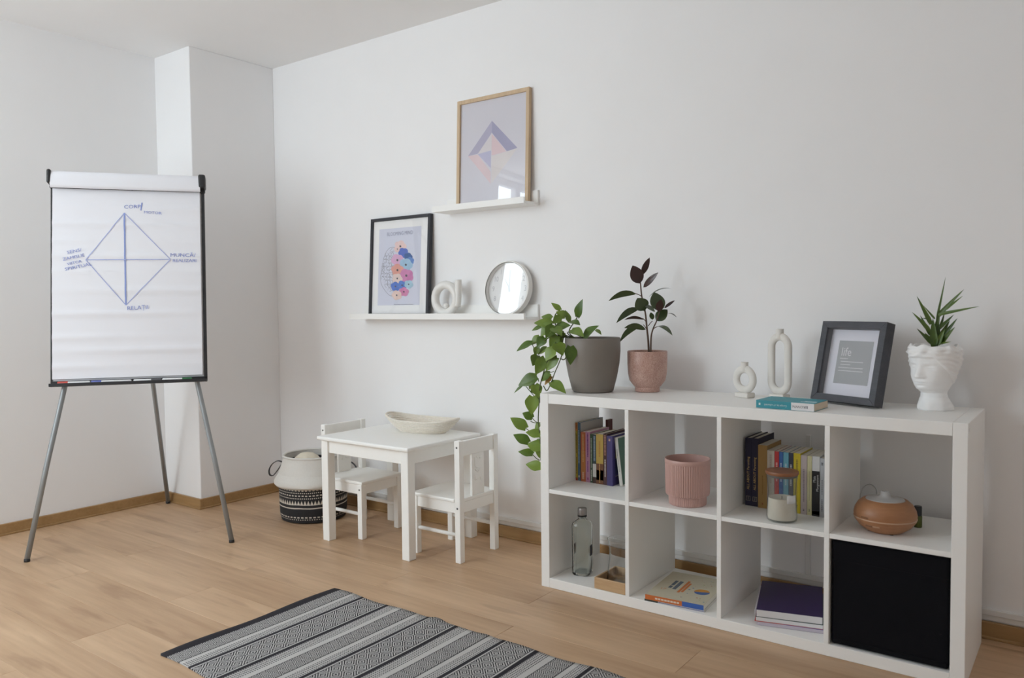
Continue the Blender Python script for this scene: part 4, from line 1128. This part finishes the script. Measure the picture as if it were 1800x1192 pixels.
Y2 = 0.195
GOLD = (0.60, 0.42, 0.16)
for k, (a, b, n) in enumerate(((0.7510, 0.7740, '1'), (0.7740, 0.7995, '2'))):
    o = book('navy hardback with gold title, %s of the pair beside the divider' % ('outermost' if k == 0 else 'inner one'), a, b, Y2-0.002*k, 0.165, 0.2425, (0.018, 0.016, 0.05), title='ALL ABOUT Parenting', tcol=GOLD, tsize=0.0125, tz=0.48, group=G2, hard=True)
    boxes('badge', [(-0.0075, -0.0065, -0.0008, -0.0002, 0.018, 0.034), (0.0065, 0.0075, -0.0008, -0.0002, 0.018, 0.034), (-0.0065, 0.0065, -0.0008, -0.0002, 0.018, 0.019), (-0.0065, 0.0065, -0.0008, -0.0002, 0.033, 0.034)], plain('badge_gold', (0.42, 0.38, 0.28), 0.5), o, 0)
    text('volume_number', n, 0.013, plain('badge_gold', (0.42, 0.38, 0.28), 0.5), o, on_face(0, -0.0006, 0.026))
book('thick ochre paperback beside the navy hardbacks', 0.7998, 0.8330, Y2-0.008, 0.15, 0.222, (0.36, 0.215, 0.065), marks=[(0.22, 0.52, (0.22, 0.12, 0.03), 0.10), (0.05, 0.07, (0.22, 0.06, 0.02), 0.16)], group=G2, rough=0.4)
S2 = [(0.8335, 0.8590, (0.55, 0.51, 0.45), 'cream paperback beside the ochre book', 0.207, [(0.45, 0.92, (0.42, 0.36, 0.31), 0.3)]),
      (0.8590, 0.8750, (0.50, 0.035, 0.035), 'narrow red book behind the candle lid', 0.206, [(0.50, 0.80, (0.7, 0.45, 0.42), 0.35)]),
      (0.8750, 0.8890, (0.03, 0.11, 0.33), 'narrow royal blue book behind the candle lid', 0.206, [(0.50, 0.80, (0.5, 0.55, 0.65), 0.35)]),
      (0.8890, 0.9080, (0.13, 0.36, 0.46), 'light turquoise blue book behind the candle lid', 0.206, [(0.45, 0.80, (0.45, 0.58, 0.62), 0.3)]),
      (0.9080, 0.9240, (0.025, 0.03, 0.055), 'narrow dark navy book beside the bright yellow one', 0.206, [(0.45, 0.80, (0.4, 0.4, 0.42), 0.4)]),
      (0.9240, 0.9480, (0.55, 0.43, 0.015), 'bright yellow paperback standing past the candle', 0.2065, [(0.68, 0.90, (0.20, 0.15, 0.02), 0.22), (0.10, 0.13, (0.1, 0.08, 0.02), 0.2), (0.2, 0.5, (0.3, 0.22, 0.02), 0.15)]),
      (0.9485, 0.9695, (0.47, 0.40, 0.385), 'dusty pink paperback beside the bright yellow one', 0.202, [(0.22, 0.75, (0.25, 0.20, 0.22), 0.22), (0.06, 0.09, (0.12, 0.1, 0.12), 0.22)]),
      (0.9700, 0.9855, (0.55, 0.51, 0.30), 'pale yellow thin paperback', 0.202, [(0.25, 0.72, (0.35, 0.33, 0.2), 0.2), (0.06, 0.09, (0.15, 0.15, 0.1), 0.25)])]
for a, b, c, lb, h, mk in S2: book(lb, a, b, Y2-0.012, 0.140, h, c, marks=mk, group=G2)
o = book('white-topped black paperback with white lettering', 0.9865, 1.0120, Y2-0.014, 0.145, 0.203, (0.58, 0.57, 0.56), bands=[(0.0, 0.755, (0.012, 0.012, 0.014)), (0.03, 0.085, (0.30, 0.27, 0.02))], group=G2)
text('spine_title', 'Maia', 0.0125, plain('ink_white', (0.62, 0.62, 0.62), 0.6), o, on_face(-0.0045, -0.0009, 0.125, PI/2), sx=0.95)
text('spine_title', 'Morgenstern', 0.0115, plain('ink_white', (0.62, 0.62, 0.62), 0.6), o, on_face(0.0055, -0.0009, 0.113, PI/2), sx=0.95)
book('light grey paperback at the end of the row', 1.0125, 1.0265, Y2-0.014, 0.140, 0.199, (0.42, 0.43, 0.45), marks=[(0.10, 0.30, (0.15, 0.15, 0.18), 0.3), (0.38, 0.62, (0.2, 0.2, 0.22), 0.3), (0.88, 0.92, (0.1, 0.1, 0.1), 0.4)], group=G2)
book('dark blue paperback hidden at the very end of the row', 1.0270, 1.0400, Y2-0.006, 0.140, 0.190, (0.02, 0.035, 0.09), group=G2)

def flat_book(name, label, loc, rz, w, d, h, col, cat='book', group=None, pages=None, spine_front=True, rough=0.5):
    """book lying flat, spine towards local -Y (long side w along x)"""
    t = thing(name, label, cat, loc, rz, group)
    cm = plain('cover_%s' % ''.join('%02x' % int(c*255) for c in col), col, rough, 0.06, 60)
    ct = 0.0012
    bm = bmesh.new()
    add_box(bm, (-w/2, w/2, 0, d, 0, ct), 0); add_box(bm, (-w/2, w/2, 0, d, h-ct, h), 0); add_box(bm, (-w/2, w/2, 0, ct, ct*0.9, h-ct*0.9), 0)
    cov = link('cover', bm_mesh(bm), cm, t)
    box('pages', (-w/2+0.0006, w/2-0.0006, ct, d-0.001, ct*1.01, h-ct*1.01), pages or M_PAGES, t, 0)
    return t, cov
# turquoise paperback on the shelf unit
TEAL = (0.03, 0.27, 0.33)
t, cov = flat_book('book', 'turquoise paperback lying flat in front of the charcoal frame', (0.944, 0.022, KH+0.0004), -0.06, 0.190, 0.128, 0.0250, TEAL)
M_CRM = plain('cream_pages', (0.66, 0.55, 0.42), 0.9, 0.08, 300, mapping=(1, 1, 30)); [o for o in t.children if o.name.startswith('pages')][0].data.materials[0] = M_CRM
boxes('spine_panel', [(0.022, 0.0948, -0.0005, 0.0006, 0.0006, 0.0246)], plain('label_white', (0.74, 0.73, 0.74), 0.6), cov, 0)
text('spine_author', 'BROWN', 0.0115, plain('ink_dark', (0.10, 0.10, 0.12), 0.6), cov, on_face(0.051, -0.0009, 0.0125, PI), sx=1.15)
text('spine_title', 'Curajul de a fi vulnerabil', 0.0090, plain('ink_pale', (0.62, 0.74, 0.76), 0.6), cov, on_face(-0.030, -0.0005, 0.0115, PI), sx=0.85)
boxes('publisher_mark', [(-0.086, -0.080, -0.0005, 0.0001, 0.009, 0.016)], plain('ink_pale', (0.62, 0.74, 0.76), 0.6), cov, 0.001)
for k, (yy, l0, l1) in enumerate(((0.030, 0.040, 0.090), (0.046, 0.048, 0.088))):
    boxes('cover_lettering', [(l0-0.03*k*0, l1, yy, yy+0.007, 0.0250, 0.0254)], plain('ink_pale', (0.62, 0.74, 0.76), 0.6), cov, 0)

# two flat books in the lower compartment
t, cov = flat_book('book', 'thin white workbook underneath the cream activity book', (0.562, 0.010, KT), 0.075, 0.222, 0.285, 0.0075, (0.55, 0.54, 0.56), group='flat books in the lower compartment')
boxes('spine_band', [(-0.111, -0.060, -0.0005, 0.0003, 0.0004, 0.0071)], plain('band_dark', (0.05, 0.06, 0.05), 0.6), cov, 0)
boxes('spine_stripe', [(-0.060, 0.110, -0.0005, 0.0003, 0.0028, 0.0042)], plain('band_blue', (0.05, 0.07, 0.25), 0.6), cov, 0)
t, cov = flat_book('book', 'cream activity book with orange and blue spine lying on the workbook', (0.563, 0.008, KT+0.0078), 0.082, 0.216, 0.282, 0.0175, (0.56, 0.52, 0.40), group='flat books in the lower compartment')
boxes('spine_orange', [(-0.108, 0.030, -0.0006, 0.0004, 0.0, 0.0174)], plain('spine_orange', (0.56, 0.15, 0.035), 0.5), cov, 0)
boxes('spine_blue', [(0.030, 0.108, -0.0006, 0.0004, 0.0, 0.0174)], plain('spine_blue', (0.04, 0.12, 0.42), 0.5), cov, 0)
boxes('spine_lettering', [(-0.070+k*0.0115, -0.061+k*0.0115, -0.0009, 0.0, 0.0055, 0.0115) for k in range(8)], plain('ink_cream', (0.72, 0.62, 0.52), 0.6), cov, 0)
zc_ = 0.0176
text('cover_title', '17', 0.024, plain('ink_orange', (0.58, 0.18, 0.05), 0.6), cov, Matrix.Translation((-0.073, 0.085, zc_)), sx=1.0)
boxes('cover_words', [(-0.062, -0.050, 0.105, 0.130, zc_-0.0001, zc_), (-0.062, -0.050, 0.136, 0.190, zc_-0.0001, zc_), (-0.044, -0.030, 0.098, 0.190, zc_-0.0001, zc_)], plain('ink_slate', (0.10, 0.13, 0.17), 0.6), cov, 0)
boxes('cover_strip', [(-0.018, -0.008, 0.075, 0.205, zc_-0.0001, zc_), (-0.006, 0.003, 0.085, 0.185, zc_-0.0001, zc_)], plain('ink_orange', (0.58, 0.18, 0.05), 0.6), cov, 0)
def disc(cx, cy, r, a0, a1, n=16): return [(cx+r*math.cos(a0+(a1-a0)*k/n), cy+r*math.sin(a0+(a1-a0)*k/n)) for k in range(n+1)]
poly('cover_boat', disc(0.062, 0.120, 0.028, 0.3, 0.3+PI), plain('ink_amber', (0.55, 0.25, 0.04), 0.6), cov, plane='xy', off=zc_)
poly('cover_sea', disc(0.062, 0.120, 0.028, 0.3+PI, 0.3+2*PI), plain('ink_sea', (0.07, 0.14, 0.36), 0.6), cov, plane='xy', off=zc_)
rr = random.Random(9)
for k in range(26):
    cx, cy = rr.uniform(0.012, 0.102), rr.uniform(0.015, 0.268)
    if (cx-0.062)**2+(cy-0.12)**2 < 0.034**2: continue
    poly('cover_doodle', disc(cx, cy, rr.uniform(0.002, 0.0045), 0, 2*PI*0.97, 7), plain('ink_doodle_%d' % (k % 4), ((0.35, 0.40, 0.16), (0.48, 0.24, 0.14), (0.16, 0.24, 0.38), (0.52, 0.36, 0.30))[k % 4], 0.6), cov, plane='xy', off=zc_)

# pile of notebooks in the third lower compartment
NB = Vector((0.955, 0.045, KT))
AN = 0.26
def sheaf(name, label, z, h, w, d, mat, cov, dx=0.0, dr=0.0, cat='notebook'):
    t = thing(name, label, cat, (NB.x+dx, NB.y, NB.z+z), AN+dr, 'paper pile in the third lower compartment')
    box('page_stack', (-w/2, w/2, 0, d, 0.0008, h-0.0006), mat, t, 0.0012)
    if cov: box('cover', (-w/2-0.001, w/2+0.001, 0.001, d+0.001, h-0.0006, h+0.0006), cov, t, 0)
    return t
M_SHEET = plain('sheet_edges', (0.70, 0.69, 0.70), 0.9, 0.10, 300, 0.1, mapping=(1, 1, 50))
M_LILAC = plain('lilac_folder', (0.50, 0.45, 0.52), 0.6, 0.04)
M_PURP = plain('deep_purple_cover', (0.032, 0.014, 0.085), 0.5, 0.08)
sheaf('paper_folder', 'lilac card folder at the bottom of the notebook pile', 0.0, 0.0130, 0.206, 0.295, M_LILAC, plain('violet_card', (0.10, 0.09, 0.30), 0.5), 0.003, -0.01, 'folder')
sheaf('notebook', 'white notebook with dark cover in the middle of the pile', 0.0140, 0.0140, 0.208, 0.296, M_SHEET, plain('slate_card', (0.10, 0.13, 0.13), 0.6), 0.0, 0.0)
nb = sheaf('notebook', 'deep purple notebook with spiral binding on top of the pile', 0.0290, 0.0240, 0.204, 0.292, M_SHEET, M_PURP, 0.0, 0.012)
sp_ = sheaf('document_sleeve', 'red-edged clear sleeve sticking out of the notebook pile', 0.0133, 0.0012, 0.214, 0.290, plain('sleeve', (0.55, 0.12, 0.11), 0.4), None, -0.002, 0.006, 'folder')
for k in range(16):
    yy = 0.010 + k*0.0178
    tube('binding_ring', [(-0.103+0.006*math.cos(a), yy, 0.0125+0.0122*math.sin(a)) for a in [2*PI*i/12 for i in range(12)]], 0.0007, plain('white_wire', (0.6, 0.58, 0.62), 0.4), nb, 5, True)

# ------------------------------------------------------------------ things in the compartments
# ribbed pink pot
pk = thing('plant_pot', 'empty ribbed pink ceramic pot on the middle shelf', 'pot', (0.575, 0.098, ZM))
M_PINK = plain('pink_glaze', (0.53, 0.335, 0.295), 0.45, 0.03)
rib = lambda a, z, i: 1 - 0.030*(1-abs(math.cos(a*30)))**1.5
NS = 384
lathe('pot_body', [(0.069, 0.034), (0.0765, 0.037), (0.0785, 0.044), (0.0800, 0.150)], M_PINK, pk, NS, rib)
lathe('foot', [(0, 0.0005), (0.064, 0.0005), (0.0665, 0.003), (0.0675, 0.035)], M_PINK, pk, NS, rib)
lathe('rim', [(0.0796, 0.149), (0.0806, 0.152), (0.0808, 0.163), (0.0795, 0.1655), (0.0765, 0.164), (0.0755, 0.150), (0.073, 0.045), (0, 0.040)], M_PINK, pk, 96)

# candle in a waisted glass jar
cd = thing('candle_jar', 'half-full white candle in glass jar with wooden lid before the books', 'candle', (0.923, 0.066, ZM))
M_JAR = thin_glass('jar_glass', (0.93, 0.94, 0.94), 1.45)
lathe('jar', [(0, 0.002), (0.044, 0.002), (0.0475, 0.005), (0.0490, 0.016), (0.0465, 0.060), (0.0445, 0.090), (0.0465, 0.125), (0.0500, 0.152), (0.0485, 0.152), (0.0450, 0.125), (0.0430, 0.090), (0.0450, 0.060), (0.0470, 0.018), (0.044, 0.008), (0, 0.007)], M_JAR, cd, 48)
lathe('wax', [(0, 0.0085), (0.0435, 0.0085), (0.0462, 0.018), (0.0442, 0.060), (0.0425, 0.078), (0.030, 0.073), (0, 0.071)], plain('cream_wax', (0.74, 0.68, 0.58), 0.6, 0.02), cd, 48)
lathe('wick', [(0, 0.070), (0.001, 0.070), (0.001, 0.082), (0, 0.082)], M_BLACK, cd, 8)
lathe('seal', [(0, 0.148), (0.0475, 0.148), (0.0478, 0.156), (0, 0.156)], plain('grey_seal', (0.16, 0.15, 0.14), 0.5), cd, 48)
lathe('lid', [(0, 0.156), (0.0515, 0.156), (0.0528, 0.158), (0.0528, 0.165), (0.0515, 0.167), (0, 0.167)], M_LID, cd, 48)
# paper label wrapped on the glass
arc = [math.radians(-52+k*5) for k in range(10)]
lab = [(0.0468*math.cos(a), 0.0468*math.sin(a)) for a in arc]
vs = [(x, y, 0.066) for x, y in lab]+[(x*0.985, y*0.985, 0.092) for x, y in lab]; n_ = len(lab)
link('paper_label', mesh_from(vs, [(k, k+1, n_+k+1, n_+k) for k in range(n_-1)], True), plain('label_paper', (0.74, 0.74, 0.74), 0.8), cd).modifiers.new('solid', 'SOLIDIFY').thickness = 0.0006

# wooden aroma diffuser
df = thing('aroma_diffuser', 'round orange wood aroma diffuser with white nozzle', 'diffuser', (1.225, 0.130, ZM))
lathe('base', [(0, 0.002), (0.052, 0.002), (0.056, 0.005), (0.076, 0.019), (0.0895, 0.038), (0.0905, 0.044), (0, 0.044)], M_DIFF, df, 64)
lathe('seam', [(0.088, 0.0435), (0.0915, 0.0438), (0.0920, 0.0455), (0.0915, 0.0472), (0.088, 0.0475)], plain('pale_plastic', (0.50, 0.33, 0.22), 0.4), df, 64)
lathe('upper_body', [(0, 0.047), (0.0905, 0.047), (0.0915, 0.056), (0.0885, 0.071), (0.079, 0.088), (0.066, 0.099), (0.0595, 0.1015), (0.0575, 0.100), (0, 0.096)], M_DIFF, df, 64)
M_LIDW = plain('grey_white_plastic', (0.48, 0.48, 0.48), 0.4, 0.01)
lathe('mist_lid', [(0, 0.097), (0.0575, 0.0985), (0.0555, 0.1025), (0.030, 0.104), (0.019, 0.107), (0.014, 0.114), (0.0125, 0.124), (0.0105, 0.126), (0.006, 0.126), (0.006, 0.118), (0, 0.118)], M_LIDW, df, 48)
for k in range(4):
    a = 2*PI*k/4+0.6
    lathe('rubber_foot', [(0, 0), (0.006, 0), (0.006, 0.003), (0, 0.003)], M_BLACK, df, 12).location = (0.046*math.cos(a), 0.046*math.sin(a), 0)
# controls and word mark on the wall facing the room
def on_body(ang, z, r): return Matrix.Rotation(ang, 4, 'Z') @ Matrix.Translation((r, 0, z))
for nm, da, z, r, hw, hh, c in (('button', -0.12, 0.0285, 0.0835, 0.010, 0.0028, (0.20, 0.09, 0.04)), ('button', 0.16, 0.0285, 0.0835, 0.010, 0.0028, (0.45, 0.27, 0.16)), ('word_mark', -0.22, 0.0535, 0.0914, 0.013, 0.0022, (0.20, 0.09, 0.04))):
    o = box(nm, (-0.001, 0.0012, -hw, hw, -hh, hh), plain('ctrl_%.2f' % c[0], c, 0.5), df, 0.0008)
    o.matrix_local = on_body(math.radians(-105)+da, z, r) @ Matrix.Rotation(math.radians(33) if nm == 'button' else math.radians(0), 4, 'Y')
# small oil bottle
ob = thing('oil_bottle', 'tiny green oil bottle with black cap behind the diffuser', 'bottle', (1.301, 0.232, ZM))
lathe('glass_body', [(0, 0.0005), (0.0115, 0.0005), (0.0125, 0.002), (0.0125, 0.036), (0.010, 0.040), (0, 0.040)], plain('green_label', (0.085, 0.105, 0.012), 0.4, 0.05), ob, 24)
lathe('cap', [(0.0, 0.038), (0.0115, 0.038), (0.0115, 0.066), (0.0105, 0.068), (0, 0.068)], M_BLACK, ob, 24)
tube('diffuser_cable', [Vector(q) for q in smooth_path([(1.150, 0.175, ZM+0.012), (1.125, 0.24, ZM+0.05), (1.118, 0.30, ZM+0.085), (1.135, 0.33, ZM+0.098), (1.155, 0.33, ZM+0.085), (1.160, 0.33, ZM+0.05), (1.165, 0.36, ZM+0.006), (1.17, 0.385, ZM+0.003)], 5)], 0.0018, M_LIDW, df, 6)
for o in df.children:
    if o.name.startswith('diffuser_cable'): o.data.transform(Matrix.Translation(-df.location))

# square glass bottle with a metal cap
gb = thing('glass_bottle', 'square clear glass bottle with grey metal cap in the lower compartment', 'bottle', (0.118, 0.118, KT+0.0003), 0.20)
m, nt, p = new_mat('bottle_glass')
p.inputs['Base Color'].default_value = (0.955, 0.985, 0.96, 1); p.inputs['Roughness'].default_value = 0.02
p.inputs['Transmission Weight'].default_value = 1.0; p.inputs['IOR'].default_value = 1.45
def squircle(r, n=32, pw=5):
    return [(r*(abs(math.cos(a))**(2/pw))*(1 if math.cos(a) >= 0 else -1), r*(abs(math.sin(a))**(2/pw))*(1 if math.sin(a) >= 0 else -1)) for a in [2*PI*k/n for k in range(n)]]
def loft(rings):
    vs, fs = [], []
    n = len(rings[0][0])
    for pts, z in rings: vs += [(x, y, z) for x, y in pts]
    for i in range(len(rings)-1):
        for k in range(n):
            j = (k+1) % n; fs.append((i*n+k, i*n+j, (i+1)*n+j, (i+1)*n+k))
    fs.append(tuple(range(n))[::-1]); fs.append(tuple((len(rings)-1)*n+k for k in range(n)))
    return vs, fs
def circ(r, n=32): return [(r*math.cos(2*PI*k/n), r*math.sin(2*PI*k/n)) for k in range(n)]
outer = [(squircle(0.032), 0.0), (squircle(0.035), 0.004), (squircle(0.036), 0.010), (squircle(0.036), 0.198), (squircle(0.034, pw=4), 0.208), (circ(0.022), 0.218), (circ(0.0145), 0.224), (circ(0.0140), 0.245)]
innr = [(squircle(0.029), 0.010), (squircle(0.031), 0.016), (squircle(0.0315), 0.196), (squircle(0.029, pw=4), 0.203), (circ(0.018), 0.213), (circ(0.0115), 0.220), (circ(0.0110), 0.2445)]
v1, f1_ = loft(outer); v2, f2_ = loft(innr)
me = mesh_from(v1+v2, f1_+[tuple(len(v1)+i for i in reversed(q)) for q in f2_], True); me.set_sharp_from_angle(angle=math.radians(50))
link('glass_body', me, m, gb)
lathe('cap', [(0, 0.238), (0.0178, 0.238), (0.0182, 0.240), (0.0182, 0.262), (0.017, 0.265), (0, 0.265)], plain('grey_metal', (0.36, 0.34, 0.33), 0.35, metal=0.7), gb, 28)
lathe('cap_ring', [(0.0150, 0.231), (0.0184, 0.231), (0.0184, 0.238), (0.0150, 0.238)], M_BLACK, gb, 28, close=True)
for sgn in (-1, 1):
    boxes('side_label', [(sgn*0.0363-0.0003, sgn*0.0363+0.0003, -0.012, 0.012, 0.078, 0.120)], plain('label_slate', (0.05, 0.05, 0.07), 0.5), gb, 0)

# bamboo tray with a glass carafe
ty = thing('wooden_tray', 'small light bamboo tray at the front of the lower compartment', 'tray', (0.305, 0.084, KT+0.0003))
hx, hy = 0.066, 0.080
box('tray_floor', (-hx+0.006, hx-0.006, -hy+0.006, hy-0.006, 0.003, 0.009), M_TRAY, ty, 0.0005)
for a in ((-hx, hx, -hy, -hy+0.008), (-hx, hx, hy-0.008, hy), (-hx, -hx+0.008, -hy+0.008, hy-0.008), (hx-0.008, hx, -hy+0.008, hy-0.008)):
    box('tray_wall', (*a, 0.0, 0.043), M_TRAY, ty, 0.0025, 2)
cf = thing('glass_carafe', 'clear waisted glass carafe standing in the bamboo tray', 'carafe', (0.309, 0.082, KT+0.0096))
M_CAR, _nt, _p = new_mat('carafe_glass')
_p.inputs['Base Color'].default_value = (0.985, 0.99, 0.99, 1); _p.inputs['Roughness'].default_value = 0.0
_p.inputs['Transmission Weight'].default_value = 1.0; _p.inputs['IOR'].default_value = 1.45
lathe('carafe_body', [(0, 0.0005), (0.048, 0.0005), (0.052, 0.004), (0.0525, 0.015), (0.047, 0.060), (0.0415, 0.105), (0.0425, 0.135), (0.0475, 0.165), (0.0490, 0.172), (0.0475, 0.172), (0.0410, 0.135), (0.0400, 0.105), (0.0455, 0.060), (0.0508, 0.016), (0.049, 0.008), (0, 0.008)], M_CAR, cf, 48)
